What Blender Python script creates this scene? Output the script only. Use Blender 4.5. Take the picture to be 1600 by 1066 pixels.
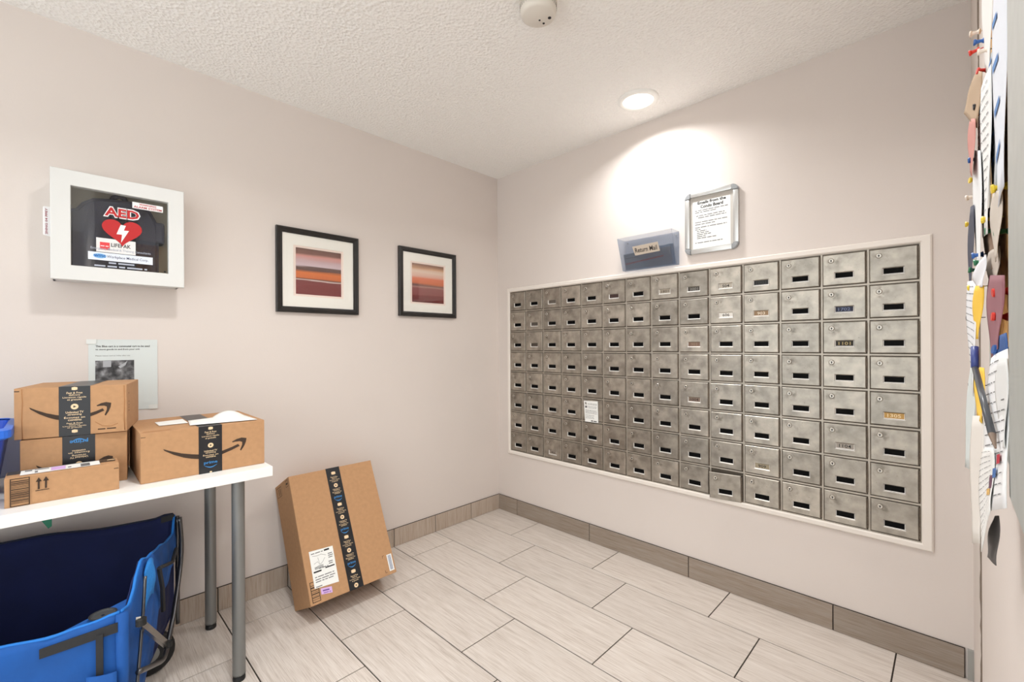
import bpy, bmesh, math, random
from mathutils import Vector, Matrix

# ---------------------------------------------------------------- clear
for o in list(bpy.data.objects):
    bpy.data.objects.remove(o, do_unlink=True)
scene = bpy.context.scene
COL = scene.collection

# ---------------------------------------------------------------- camera
YAW, PITCH, ROLL = 0.777176, -0.000394, -0.005441
CAM_LOC = (-2.25787, -2.36213, 1.19082)
fwd = Vector((math.cos(YAW)*math.cos(PITCH), math.sin(YAW)*math.cos(PITCH), math.sin(PITCH)))
rgt = Vector((math.sin(YAW), -math.cos(YAW), 0))
upv = rgt.cross(fwd)
r2 = rgt*math.cos(ROLL) + upv*math.sin(ROLL)
u2 = upv*math.cos(ROLL) - rgt*math.sin(ROLL)
cam_data = bpy.data.cameras.new('camera')
cam = bpy.data.objects.new('camera', cam_data)
COL.objects.link(cam)
cam.matrix_world = Matrix(((r2.x, u2.x, -fwd.x, CAM_LOC[0]), (r2.y, u2.y, -fwd.y, CAM_LOC[1]),
                           (r2.z, u2.z, -fwd.z, CAM_LOC[2]), (0, 0, 0, 1)))
cam_data.sensor_width = 36.0
cam_data.sensor_fit = 'HORIZONTAL'
cam_data.lens = 699.16/1600*36.0
cam_data.shift_y = 6.2/1600
cam_data.clip_start = 0.02
scene.camera = cam

# ---------------------------------------------------------------- world, exposure
world = bpy.data.worlds.new('world')
scene.world = world
world.use_nodes = True
world.node_tree.nodes['Background'].inputs[0].default_value = (0.96, 0.98, 1.0, 1)
world.node_tree.nodes['Background'].inputs[1].default_value = 3.2
scene.view_settings.view_transform = 'Standard'
scene.view_settings.look = 'None'
scene.view_settings.gamma = 1.0
scene.view_settings.use_curve_mapping = False
scene.view_settings.exposure = -0.15
LAMP_W = {'mailbox': 8.5, 'table': 13.0, 'middle': 7.0, 'passage': 20.0}  # middle and passage are added fill lamps
LAMP_COLOR = (0.98, 0.985, 0.985)

# ---------------------------------------------------------------- helpers: colour and materials
def lin(c):
    out = []
    for v in c:
        v = v/255.0
        out.append(v/12.92 if v <= 0.04045 else ((v+0.055)/1.055)**2.4)
    return (out[0], out[1], out[2], 1.0)

MATS = {}
def mat(name, col, rough=0.6, metal=0.0, spec=0.5, noise=None, bump=None, emit=0.0, alpha=1.0):
    """noise=(scale, amount) mottles the colour, bump=(scale, strength)"""
    if name in MATS:
        return MATS[name]
    m = bpy.data.materials.new(name)
    m.use_nodes = True
    nt = m.node_tree
    b = nt.nodes['Principled BSDF']
    c = lin(col)
    b.inputs['Base Color'].default_value = c
    b.inputs['Roughness'].default_value = rough
    b.inputs['Metallic'].default_value = metal
    b.inputs['Specular IOR Level'].default_value = spec
    if noise or bump:
        tc = nt.nodes.new('ShaderNodeTexCoord')
    if noise:
        n = nt.nodes.new('ShaderNodeTexNoise')
        n.inputs['Scale'].default_value = noise[0]
        n.inputs['Detail'].default_value = 5
        nt.links.new(tc.outputs['Object'], n.inputs['Vector'])
        r = nt.nodes.new('ShaderNodeValToRGB')
        k = noise[1]
        r.color_ramp.elements[0].position = 0.3
        r.color_ramp.elements[1].position = 0.7
        r.color_ramp.elements[0].color = (c[0]*(1-k), c[1]*(1-k), c[2]*(1-k), 1)
        r.color_ramp.elements[1].color = (min(1, c[0]*(1+k)), min(1, c[1]*(1+k)), min(1, c[2]*(1+k)), 1)
        nt.links.new(n.outputs['Fac'], r.inputs['Fac'])
        nt.links.new(r.outputs['Color'], b.inputs['Base Color'])
    if bump:
        n2 = nt.nodes.new('ShaderNodeTexNoise')
        n2.inputs['Scale'].default_value = bump[0]
        n2.inputs['Detail'].default_value = 3
        nt.links.new(tc.outputs['Object'], n2.inputs['Vector'])
        bp = nt.nodes.new('ShaderNodeBump')
        bp.inputs['Strength'].default_value = bump[1]
        bp.inputs['Distance'].default_value = 0.004
        nt.links.new(n2.outputs['Fac'], bp.inputs['Height'])
        nt.links.new(bp.outputs['Normal'], b.inputs['Normal'])
    if emit:
        b.inputs['Emission Color'].default_value = c
        b.inputs['Emission Strength'].default_value = emit
    MATS[name] = m
    return m

def mat_tile(name, axis, tone=1.0):
    """stone-look tile with fine grain running along one local axis"""
    m = bpy.data.materials.new(name)
    m.use_nodes = True
    nt = m.node_tree
    b = nt.nodes['Principled BSDF']
    tc = nt.nodes.new('ShaderNodeTexCoord')
    oi = nt.nodes.new('ShaderNodeObjectInfo')
    mul = nt.nodes.new('ShaderNodeMath'); mul.operation = 'MULTIPLY'; mul.inputs[1].default_value = 37.0
    nt.links.new(oi.outputs['Random'], mul.inputs[0])
    add = nt.nodes.new('ShaderNodeVectorMath'); add.operation = 'ADD'
    nt.links.new(tc.outputs['Object'], add.inputs[0])
    nt.links.new(mul.outputs[0], add.inputs[1])
    def grain(across, along, detail):
        mp = nt.nodes.new('ShaderNodeMapping')
        s = [across]*3
        s[axis] = along
        mp.inputs['Scale'].default_value = s
        nt.links.new(add.outputs[0], mp.inputs['Vector'])
        n = nt.nodes.new('ShaderNodeTexNoise')
        n.inputs['Scale'].default_value = 1.0
        n.inputs['Detail'].default_value = detail
        n.inputs['Roughness'].default_value = 0.65
        nt.links.new(mp.outputs[0], n.inputs['Vector'])
        return n
    g1 = grain(330, 9.0, 3)
    g2 = grain(70, 3.0, 3)
    mx = nt.nodes.new('ShaderNodeMix'); mx.data_type = 'FLOAT'; mx.inputs[0].default_value = 0.35
    nt.links.new(g1.outputs['Fac'], mx.inputs[2]); nt.links.new(g2.outputs['Fac'], mx.inputs[3])
    r = nt.nodes.new('ShaderNodeValToRGB')
    e = r.color_ramp.elements
    e[0].position = 0.30; e[0].color = lin((178, 166, 156))
    e[1].position = 0.66; e[1].color = lin((224, 217, 210))
    mid = e.new(0.5); mid.color = lin((211, 202, 194))
    nt.links.new(mx.outputs[0], r.inputs['Fac'])
    hs = nt.nodes.new('ShaderNodeHueSaturation')
    mr = nt.nodes.new('ShaderNodeMapRange')
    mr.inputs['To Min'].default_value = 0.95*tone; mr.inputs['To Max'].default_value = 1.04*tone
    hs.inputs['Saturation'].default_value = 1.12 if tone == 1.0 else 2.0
    nt.links.new(oi.outputs['Random'], mr.inputs['Value'])
    nt.links.new(mr.outputs[0], hs.inputs['Value'])
    nt.links.new(r.outputs['Color'], hs.inputs['Color'])
    nt.links.new(hs.outputs['Color'], b.inputs['Base Color'])
    b.inputs['Roughness'].default_value = 0.42
    bp = nt.nodes.new('ShaderNodeBump'); bp.inputs['Strength'].default_value = 0.12; bp.inputs['Distance'].default_value = 0.002
    nt.links.new(g1.outputs['Fac'], bp.inputs['Height']); nt.links.new(bp.outputs['Normal'], b.inputs['Normal'])
    return m

def mat_ceiling():
    m = mat('ceiling_stipple', (250, 248, 244), 0.9)
    nt = m.node_tree
    b = nt.nodes['Principled BSDF']
    tc = nt.nodes.new('ShaderNodeTexCoord')
    n = nt.nodes.new('ShaderNodeTexNoise'); n.inputs['Scale'].default_value = 62; n.inputs['Detail'].default_value = 6
    n.inputs['Roughness'].default_value = 0.7
    v = nt.nodes.new('ShaderNodeTexVoronoi'); v.inputs['Scale'].default_value = 85
    nt.links.new(tc.outputs['Object'], n.inputs['Vector']); nt.links.new(tc.outputs['Object'], v.inputs['Vector'])
    ad = nt.nodes.new('ShaderNodeMath'); ad.operation = 'ADD'
    nt.links.new(n.outputs['Fac'], ad.inputs[0]); nt.links.new(v.outputs['Distance'], ad.inputs[1])
    bp = nt.nodes.new('ShaderNodeBump'); bp.inputs['Strength'].default_value = 0.6; bp.inputs['Distance'].default_value = 0.008
    nt.links.new(ad.outputs[0], bp.inputs['Height']); nt.links.new(bp.outputs['Normal'], b.inputs['Normal'])
    return m

def mat_door_metal():
    """worn satin aluminium; grime gathers round the keyhole and specks dot the face"""
    m = bpy.data.materials.new('mailbox_aluminium')
    m.use_nodes = True
    nt = m.node_tree
    b = nt.nodes['Principled BSDF']
    tc = nt.nodes.new('ShaderNodeTexCoord')
    oi = nt.nodes.new('ShaderNodeObjectInfo')
    mul = nt.nodes.new('ShaderNodeMath'); mul.operation = 'MULTIPLY'; mul.inputs[1].default_value = 53.0
    nt.links.new(oi.outputs['Random'], mul.inputs[0])
    add = nt.nodes.new('ShaderNodeVectorMath'); add.operation = 'ADD'
    nt.links.new(tc.outputs['Object'], add.inputs[0]); nt.links.new(mul.outputs[0], add.inputs[1])
    def noise(scale, detail=4):
        n = nt.nodes.new('ShaderNodeTexNoise'); n.inputs['Scale'].default_value = scale; n.inputs['Detail'].default_value = detail
        nt.links.new(add.outputs[0], n.inputs['Vector'])
        return n
    cloud = noise(22)
    ramp = nt.nodes.new('ShaderNodeValToRGB')
    e = ramp.color_ramp.elements
    e[0].position = 0.30; e[0].color = lin((150, 144, 134))
    e[1].position = 0.70; e[1].color = lin((192, 184, 172))
    nt.links.new(cloud.outputs['Fac'], ramp.inputs['Fac'])
    # each door's own tone
    hs = nt.nodes.new('ShaderNodeHueSaturation')
    mr = nt.nodes.new('ShaderNodeMapRange'); mr.inputs['To Min'].default_value = 0.78; mr.inputs['To Max'].default_value = 1.05
    nt.links.new(oi.outputs['Random'], mr.inputs['Value']); nt.links.new(mr.outputs[0], hs.inputs['Value'])
    nt.links.new(ramp.outputs['Color'], hs.inputs['Color'])
    # grime smudge round the lock (lock sits at local -0.041, 0.037)
    ds = nt.nodes.new('ShaderNodeVectorMath'); ds.operation = 'DISTANCE'; ds.inputs[1].default_value = (-0.037, -0.004, 0.034)
    nt.links.new(tc.outputs['Object'], ds.inputs[0])
    sm = nt.nodes.new('ShaderNodeMapRange'); sm.inputs['From Min'].default_value = 0.008; sm.inputs['From Max'].default_value = 0.034
    sm.inputs['To Min'].default_value = 1.0; sm.inputs['To Max'].default_value = 0.0
    nt.links.new(ds.outputs['Value'], sm.inputs['Value'])
    gn = noise(48, 3)
    gr = nt.nodes.new('ShaderNodeMapRange'); gr.inputs['From Min'].default_value = 0.48; gr.inputs['From Max'].default_value = 0.68
    nt.links.new(gn.outputs['Fac'], gr.inputs['Value'])
    m1 = nt.nodes.new('ShaderNodeMath'); m1.operation = 'MULTIPLY'
    nt.links.new(sm.outputs[0], m1.inputs[0]); nt.links.new(gr.outputs[0], m1.inputs[1])
    sp = noise(260, 1)
    sr = nt.nodes.new('ShaderNodeMapRange'); sr.inputs['From Min'].default_value = 0.73; sr.inputs['From Max'].default_value = 0.78
    nt.links.new(sp.outputs['Fac'], sr.inputs['Value'])
    m2 = nt.nodes.new('ShaderNodeMath'); m2.operation = 'MAXIMUM'
    nt.links.new(m1.outputs[0], m2.inputs[0]); nt.links.new(sr.outputs[0], m2.inputs[1])
    m3 = nt.nodes.new('ShaderNodeMath'); m3.operation = 'MULTIPLY'; m3.inputs[1].default_value = 0.75
    nt.links.new(m2.outputs[0], m3.inputs[0])
    mx = nt.nodes.new('ShaderNodeMix'); mx.data_type = 'RGBA'
    nt.links.new(m3.outputs[0], mx.inputs[0]); nt.links.new(hs.outputs['Color'], mx.inputs[6])
    mx.inputs[7].default_value = lin((70, 62, 52))
    nt.links.new(mx.outputs[2], b.inputs['Base Color'])
    b.inputs['Metallic'].default_value = 0.86
    rr = nt.nodes.new('ShaderNodeMapRange'); rr.inputs['To Min'].default_value = 0.30; rr.inputs['To Max'].default_value = 0.50
    nt.links.new(cloud.outputs['Fac'], rr.inputs['Value']); nt.links.new(rr.outputs[0], b.inputs['Roughness'])
    big = noise(9, 2)
    bp = nt.nodes.new('ShaderNodeBump'); bp.inputs['Strength'].default_value = 0.25; bp.inputs['Distance'].default_value = 0.004
    nt.links.new(big.outputs['Fac'], bp.inputs['Height']); nt.links.new(bp.outputs['Normal'], b.inputs['Normal'])
    return m

def mat_clear(name, tint, gloss=0.08, rough=0.05, opac=0.0, opcol=(200, 210, 220)):
    """thin clear sheet: tinted see-through with a little gloss and a little body colour"""
    m = bpy.data.materials.new(name)
    m.use_nodes = True
    nt = m.node_tree
    for n in list(nt.nodes):
        nt.nodes.remove(n)
    out = nt.nodes.new('ShaderNodeOutputMaterial')
    tr = nt.nodes.new('ShaderNodeBsdfTransparent'); tr.inputs[0].default_value = lin(tint)
    df = nt.nodes.new('ShaderNodeBsdfDiffuse'); df.inputs[0].default_value = lin(opcol)
    gl = nt.nodes.new('ShaderNodeBsdfGlossy'); gl.inputs['Roughness'].default_value = rough
    a = nt.nodes.new('ShaderNodeMixShader'); a.inputs[0].default_value = opac
    nt.links.new(tr.outputs[0], a.inputs[1]); nt.links.new(df.outputs[0], a.inputs[2])
    b = nt.nodes.new('ShaderNodeMixShader'); b.inputs[0].default_value = gloss
    nt.links.new(a.outputs[0], b.inputs[1]); nt.links.new(gl.outputs[0], b.inputs[2])
    nt.links.new(b.outputs[0], out.inputs[0])
    MATS[name] = m
    return m

def mat_bands(name, bands, z0, z1):
    """print with horizontal bands, soft-edged, along local Z; bands = [(pos, rgb), ...]"""
    m = bpy.data.materials.new(name)
    m.use_nodes = True
    nt = m.node_tree
    b = nt.nodes['Principled BSDF']
    tc = nt.nodes.new('ShaderNodeTexCoord')
    sx = nt.nodes.new('ShaderNodeSeparateXYZ'); nt.links.new(tc.outputs['Object'], sx.inputs[0])
    mp = nt.nodes.new('ShaderNodeMapping'); mp.inputs['Scale'].default_value = (3, 1, 60)
    nt.links.new(tc.outputs['Object'], mp.inputs['Vector'])
    n = nt.nodes.new('ShaderNodeTexNoise'); n.inputs['Scale'].default_value = 1.0; n.inputs['Detail'].default_value = 4
    nt.links.new(mp.outputs[0], n.inputs['Vector'])
    mr = nt.nodes.new('ShaderNodeMapRange'); mr.inputs['From Min'].default_value = z0; mr.inputs['From Max'].default_value = z1
    nt.links.new(sx.outputs['Z'], mr.inputs['Value'])
    ma = nt.nodes.new('ShaderNodeMath'); ma.operation = 'MULTIPLY_ADD'; ma.inputs[1].default_value = 0.10; ma.inputs[2].default_value = -0.05
    nt.links.new(n.outputs['Fac'], ma.inputs[0])
    ad = nt.nodes.new('ShaderNodeMath'); ad.operation = 'ADD'
    nt.links.new(mr.outputs[0], ad.inputs[0]); nt.links.new(ma.outputs[0], ad.inputs[1])
    r = nt.nodes.new('ShaderNodeValToRGB')
    while len(r.color_ramp.elements) > 1:
        r.color_ramp.elements.remove(r.color_ramp.elements[-1])
    r.color_ramp.elements[0].position = bands[0][0]; r.color_ramp.elements[0].color = lin(bands[0][1])
    for p, c in bands[1:]:
        e = r.color_ramp.elements.new(p); e.color = lin(c)
    nt.links.new(ad.outputs[0], r.inputs['Fac']); nt.links.new(r.outputs['Color'], b.inputs['Base Color'])
    b.inputs['Roughness'].default_value = 0.5
    return m

def mat_mottle(name, cols, scale, rough=0.7):
    """irregular patches between several colours (photocopied picture, cork)"""
    m = bpy.data.materials.new(name)
    m.use_nodes = True
    nt = m.node_tree
    b = nt.nodes['Principled BSDF']
    tc = nt.nodes.new('ShaderNodeTexCoord')
    n = nt.nodes.new('ShaderNodeTexNoise'); n.inputs['Scale'].default_value = scale; n.inputs['Detail'].default_value = 6
    nt.links.new(tc.outputs['Object'], n.inputs['Vector'])
    r = nt.nodes.new('ShaderNodeValToRGB')
    k = len(cols)
    r.color_ramp.elements[0].position = 0.3; r.color_ramp.elements[0].color = lin(cols[0])
    r.color_ramp.elements[1].position = 0.7; r.color_ramp.elements[1].color = lin(cols[-1])
    for i in range(1, k-1):
        e = r.color_ramp.elements.new(0.3 + 0.4*i/(k-1)); e.color = lin(cols[i])
    nt.links.new(n.outputs['Fac'], r.inputs['Fac']); nt.links.new(r.outputs['Color'], b.inputs['Base Color'])
    b.inputs['Roughness'].default_value = rough
    return m

# ---------------------------------------------------------------- helpers: geometry
class MB:
    """collects simple shapes, then becomes ONE mesh object"""
    def __init__(self):
        self.v = []; self.f = []
    def add(self, vs, fs):
        k = len(self.v)
        self.v += [tuple(p) for p in vs]
        self.f += [tuple(i+k for i in f) for f in fs]
        return self
    def box(self, x0, x1, y0, y1, z0, z1, bev=0.0):
        if x1 < x0: x0, x1 = x1, x0
        if y1 < y0: y0, y1 = y1, y0
        if z1 < z0: z0, z1 = z1, z0
        if bev <= 0:
            return self.add([(x0, y0, z0), (x1, y0, z0), (x1, y1, z0), (x0, y1, z0), (x0, y0, z1), (x1, y0, z1), (x1, y1, z1), (x0, y1, z1)],
                            [(0, 3, 2, 1), (4, 5, 6, 7), (0, 1, 5, 4), (1, 2, 6, 5), (2, 3, 7, 6), (3, 0, 4, 7)])
        bm = bmesh.new()
        vs = [bm.verts.new(p) for p in [(x0, y0, z0), (x1, y0, z0), (x1, y1, z0), (x0, y1, z0), (x0, y0, z1), (x1, y0, z1), (x1, y1, z1), (x0, y1, z1)]]
        for f in [(0, 3, 2, 1), (4, 5, 6, 7), (0, 1, 5, 4), (1, 2, 6, 5), (2, 3, 7, 6), (3, 0, 4, 7)]:
            bm.faces.new([vs[i] for i in f])
        bmesh.ops.bevel(bm, geom=list(bm.edges), offset=bev, segments=2, affect='EDGES', profile=0.6)
        bm.verts.index_update()
        self.add([v.co.copy() for v in bm.verts], [[v.index for v in f.verts] for f in bm.faces])
        bm.free()
        return self
    def poly(self, pts, y, holes=None):
        """flat polygon in local XZ facing -Y"""
        self.add([(p[0], y, p[1]) for p in pts], [list(range(len(pts)))])
        return self
    def rect(self, x0, x1, z0, z1, y):
        return self.poly([(x0, z0), (x1, z0), (x1, z1), (x0, z1)], y)
    def prism(self, pts, y0, y1, bev=0.0):
        """outline in XZ extruded along Y"""
        bm = bmesh.new()
        n = len(pts)
        a = [bm.verts.new((p[0], y0, p[1])) for p in pts]
        b = [bm.verts.new((p[0], y1, p[1])) for p in pts]
        bm.faces.new(a); bm.faces.new(list(reversed(b)))
        for i in range(n):
            bm.faces.new([a[(i+1) % n], a[i], b[i], b[(i+1) % n]])
        bmesh.ops.recalc_face_normals(bm, faces=list(bm.faces))
        if bev > 0:
            ed = [e for e in bm.edges if abs(e.verts[0].co.y-e.verts[1].co.y) < 1e-9]
            bmesh.ops.bevel(bm, geom=ed, offset=bev, segments=3, affect='EDGES')
        bm.verts.index_update()
        self.add([v.co.copy() for v in bm.verts], [[v.index for v in f.verts] for f in bm.faces])
        bm.free()
        return self
    def tube(self, pts, r, n=10, cap=True):
        pts = [Vector(p) for p in pts]
        rs = r if isinstance(r, (list, tuple)) else [r]*len(pts)
        vs = []; fs = []
        t0 = (pts[1]-pts[0]).normalized()
        ref = Vector((0, 0, 1)) if abs(t0.z) < 0.9 else Vector((1, 0, 0))
        nrm = t0.cross(ref).normalized()
        for i, p in enumerate(pts):
            if i == 0: t = pts[1]-pts[0]
            elif i == len(pts)-1: t = pts[-1]-pts[-2]
            else: t = (pts[i+1]-pts[i]).normalized() + (pts[i]-pts[i-1]).normalized()
            t.normalize()
            nrm = (nrm - t*nrm.dot(t)).normalized()
            bn = t.cross(nrm)
            for k in range(n):
                a = 2*math.pi*k/n
                vs.append(p + (nrm*math.cos(a)+bn*math.sin(a))*rs[i])
        for i in range(len(pts)-1):
            for k in range(n):
                fs.append((i*n+k, i*n+(k+1) % n, (i+1)*n+(k+1) % n, (i+1)*n+k))
        if cap:
            fs.append(tuple(reversed(range(n))))
            fs.append(tuple(range((len(pts)-1)*n, len(pts)*n)))
        return self.add(vs, fs)
    def lathe(self, prof, center=(0, 0, 0), n=32, axis='Z', cap=True):
        """prof = [(radius, height), ...]"""
        vs = []; fs = []
        for r, h in prof:
            for k in range(n):
                a = 2*math.pi*k/n
                if axis == 'Z': q = (center[0]+r*math.cos(a), center[1]+r*math.sin(a), center[2]+h)
                elif axis == 'Y': q = (center[0]+r*math.cos(a), center[1]+h, center[2]+r*math.sin(a))
                else: q = (center[0]+h, center[1]+r*math.cos(a), center[2]+r*math.sin(a))
                vs.append(q)
        for i in range(len(prof)-1):
            for k in range(n):
                fs.append((i*n+k, i*n+(k+1) % n, (i+1)*n+(k+1) % n, (i+1)*n+k))
        if cap:
            fs.append(tuple(reversed(range(n))))
            fs.append(tuple(range((len(prof)-1)*n, len(prof)*n)))
        return self.add(vs, fs)
    def grid(self, fn, nu, nv):
        vs = [fn(i/nu, j/nv) for j in range(nv+1) for i in range(nu+1)]
        fs = [(j*(nu+1)+i, j*(nu+1)+i+1, (j+1)*(nu+1)+i+1, (j+1)*(nu+1)+i) for j in range(nv) for i in range(nu)]
        return self.add(vs, fs)
    def mesh(self, name, m, smooth=False):
        me = bpy.data.meshes.new(name)
        me.from_pydata(self.v, [], self.f)
        bm = bmesh.new(); bm.from_mesh(me)
        bmesh.ops.recalc_face_normals(bm, faces=list(bm.faces))
        bm.to_mesh(me); bm.free()
        me.materials.append(m)
        if smooth:
            for p in me.polygons: p.use_smooth = True
        return me
    def build(self, name, m, parent=None, smooth=False, thick=0.0, sub=0, sharp=None):
        o = bpy.data.objects.new(name, self.mesh(name, m, smooth))
        COL.objects.link(o)
        if parent: o.parent = parent
        if thick:
            s = o.modifiers.new('thickness', 'SOLIDIFY'); s.thickness = thick; s.offset = 0
        if sub:
            s = o.modifiers.new('subdivision', 'SUBSURF'); s.levels = sub; s.render_levels = sub
        if smooth and sharp:
            o.data.set_sharp_from_angle(angle=math.radians(sharp))
        return o

def inst(name, me, parent=None, loc=(0, 0, 0), rot=None):
    o = bpy.data.objects.new(name, me)
    COL.objects.link(o)
    o.location = loc
    if rot: o.rotation_euler = rot
    if parent: o.parent = parent
    return o

def tag(o, label=None, cat=None, group=None, kind=None):
    if label: o['label'] = label
    if cat: o['category'] = cat
    if group: o['group'] = group
    if kind: o['kind'] = kind
    return o

def thing(name, label, cat, loc=(0, 0, 0), rotz=0.0, group=None):
    o = bpy.data.objects.new(name, None)
    o.empty_display_size = 0.05
    COL.objects.link(o)
    o.location = loc; o.rotation_euler = (0, 0, rotz)
    return tag(o, label, cat, group)

_text_cache = {}
def text_shape(s, bold=0.0):
    key = (s, bold)
    if key not in _text_cache:
        cu = bpy.data.curves.new('lettering', 'FONT')
        cu.body = s; cu.size = 1.0; cu.offset = bold; cu.resolution_u = 2; cu.fill_mode = 'FRONT'
        ob = bpy.data.objects.new('lettering', cu)
        COL.objects.link(ob)
        dg = bpy.context.evaluated_depsgraph_get()
        me = bpy.data.meshes.new_from_object(ob.evaluated_get(dg))
        vs = [(v.co.x, v.co.y) for v in me.vertices]; fs = [tuple(p.vertices) for p in me.polygons]
        bpy.data.objects.remove(ob); bpy.data.curves.remove(cu); bpy.data.meshes.remove(me)
        _text_cache[key] = (vs, fs)
    return _text_cache[key]

def put_text(mb, s, x0, x1, z0, z1, y, bold=0.0, rot=None, keep=False):
    """fit the words into the box x0..x1, z0..z1 on the plane y; rot='ccw' reads upward"""
    vs, fs = text_shape(s, bold)
    if not vs: return
    ax = min(v[0] for v in vs); bx = max(v[0] for v in vs); ay = min(v[1] for v in vs); by = max(v[1] for v in vs)
    if rot == 'ccw':
        P = [(x1-(v[1]-ay)/(by-ay)*(x1-x0), y, z0+(v[0]-ax)/(bx-ax)*(z1-z0)) for v in vs]
    else:
        P = [(x0+(v[0]-ax)/(bx-ax)*(x1-x0), y, z0+(v[1]-ay)/(by-ay)*(z1-z0)) for v in vs]
    mb.add(P, fs)

def greek(mb, x0, x1, z, h, y, seed=0, slope=0.0):
    """a line of print too small to read: short dashes of word length"""
    rnd = random.Random(seed)
    x = x0
    while x < x1-h*0.5:
        w = min(rnd.uniform(1.2, 5.0)*h, x1-x)
        zz = z+slope*(x-x0)
        mb.add([(x, y, zz), (x+w, y, zz+slope*w), (x+w, y, zz+h*0.55+slope*w), (x, y, zz+h*0.55)], [(0, 1, 2, 3)])
        x += w+h*0.6
# ---------------------------------------------------------------- materials
M_WALL = mat('wall_paint', (220, 210, 203), 0.85, noise=(2.5, 0.015), bump=(140, 0.06))
M_CEIL = mat_ceiling()
M_GROUT = mat('grout', (56, 48, 42), 0.9)
M_TRIMW = mat('white_trim_paint', (232, 224, 215), 0.5)
M_WHITE = mat('white_enamel', (219, 219, 216), 0.4)
M_PLASTICW = mat('white_plastic', (222, 216, 206), 0.5)
M_BLACKFR = mat('black_frame_wood', (30, 27, 25), 0.35, noise=(30, 0.2))
M_PAPER = mat('white_paper', (236, 236, 232), 0.8)
M_PAPER2 = mat('pale_paper', (214, 220, 218), 0.7)
M_INK = mat('black_ink', (30, 28, 30), 0.7)
M_GREYINK = mat('grey_ink', (112, 110, 110), 0.8)
M_CARD = mat('cardboard', (180, 138, 99), 0.85, noise=(60, 0.06), bump=(420, 0.05))
M_CARDIN = mat('cardboard_edge', (170, 122, 80), 0.9)
M_CARDINK = mat('cardboard_ink', (58, 42, 30), 0.8)
M_TAPE = mat('black_tape', (28, 29, 33), 0.32)
M_CREAM = mat('tape_cream_print', (232, 204, 164), 0.6)
M_TBLUE = mat('tape_blue_print', (52, 128, 190), 0.5)
M_PURPLE = mat('purple_sticker', (214, 176, 226), 0.7)
M_RED = mat('red_decal', (186, 12, 16), 0.5)
M_DECALW = mat('white_decal', (238, 236, 236), 0.5)
M_BLUEINK = mat('blue_ink', (44, 100, 170), 0.6)
M_TABLE = mat('white_laminate', (240, 238, 234), 0.35)
M_STEEL = mat('grey_steel', (128, 128, 126), 0.42, metal=0.45)
M_RUBBER = mat('black_rubber', (18, 18, 19), 0.6)
M_CHROME = mat('chrome', (190, 188, 184), 0.2, metal=1.0)
M_DARKCHROME = mat('dark_steel', (92, 92, 94), 0.3, metal=0.9)
M_BLUE = mat('blue_canvas', (6, 76, 150), 0.8, noise=(14, 0.12), bump=(16, 0.8))
M_BLUE_SHADE = mat('shaded_blue_canvas', (8, 22, 70), 0.85, noise=(8, 0.15))  # same blue canvas, darkened to paint the shade inside the wagon
M_BLUEPL = mat('blue_plastic', (26, 78, 196), 0.4)
M_ALU = mat('aluminium_frame', (206, 206, 204), 0.32, metal=0.75)
M_ALUGREY = mat('grey_corner_cap', (150, 152, 154), 0.45, metal=0.2)
M_NAVYBAG = mat('navy_bag_nylon', (42, 46, 62), 0.85, noise=(40, 0.15), bump=(300, 0.2))
M_CABIN = mat('cabinet_inside', (206, 198, 182), 0.7)
M_CORK = mat_mottle('cork', [(150, 98, 50), (204, 156, 92), (228, 186, 120)], 90)
M_GLASS = mat_clear('clear_glass', (253, 253, 252), gloss=0.04, rough=0.02)
M_ACRYL = mat_clear('smoky_blue_acrylic', (243, 246, 250), gloss=0.08, rough=0.12, opac=0.07, opcol=(150, 164, 186))
M_METAL = mat_door_metal()
FILL_PANE = mat_clear('fill_window_pane', (250, 252, 252), gloss=0.04, rough=0.01)
M_MULL = mat('mailbox_frame_metal', (176, 168, 156), 0.42, metal=0.6, noise=(40, 0.08))
M_LOCK = mat('lock_nickel', (196, 190, 180), 0.35, metal=0.85)
M_SLOT = mat('black_slot', (9, 9, 9), 0.7, spec=0.1)
M_HINGE = mat('hinge_metal', (120, 110, 98), 0.5, metal=0.7, noise=(200, 0.3))

HC = 2.40          # ceiling height
YC = -2.4129       # face of the notice-board wall

# ---------------------------------------------------------------- the setting
def struct(name, mb, m, parent=None, **k):
    o = mb.build(name, m, parent, **k)
    if parent is None: o['kind'] = 'structure'
    return o

struct('wall_left', MB().box(-4.1, 0.12, 0.0, 0.12, -0.05, HC), M_WALL)
struct('wall_right', MB().box(0.0, 0.12, YC-0.14, 0.0, -0.05, HC), M_WALL)
struct('wall_near', MB().box(-2.06, 0.0, YC-0.14, YC, -0.05, HC), M_WALL)
rw = MB().box(-4.22, -4.1, -4.52, 0.12, -0.05, 0.12).box(-4.22, -4.1, -4.52, 0.12, 2.32, HC)
rw.box(-4.22, -4.1, -4.52, -4.15, 0.12, 2.32).box(-4.22, -4.1, -0.25, 0.12, 0.12, 2.32)
struct('wall_rear', rw, M_WALL)
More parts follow.
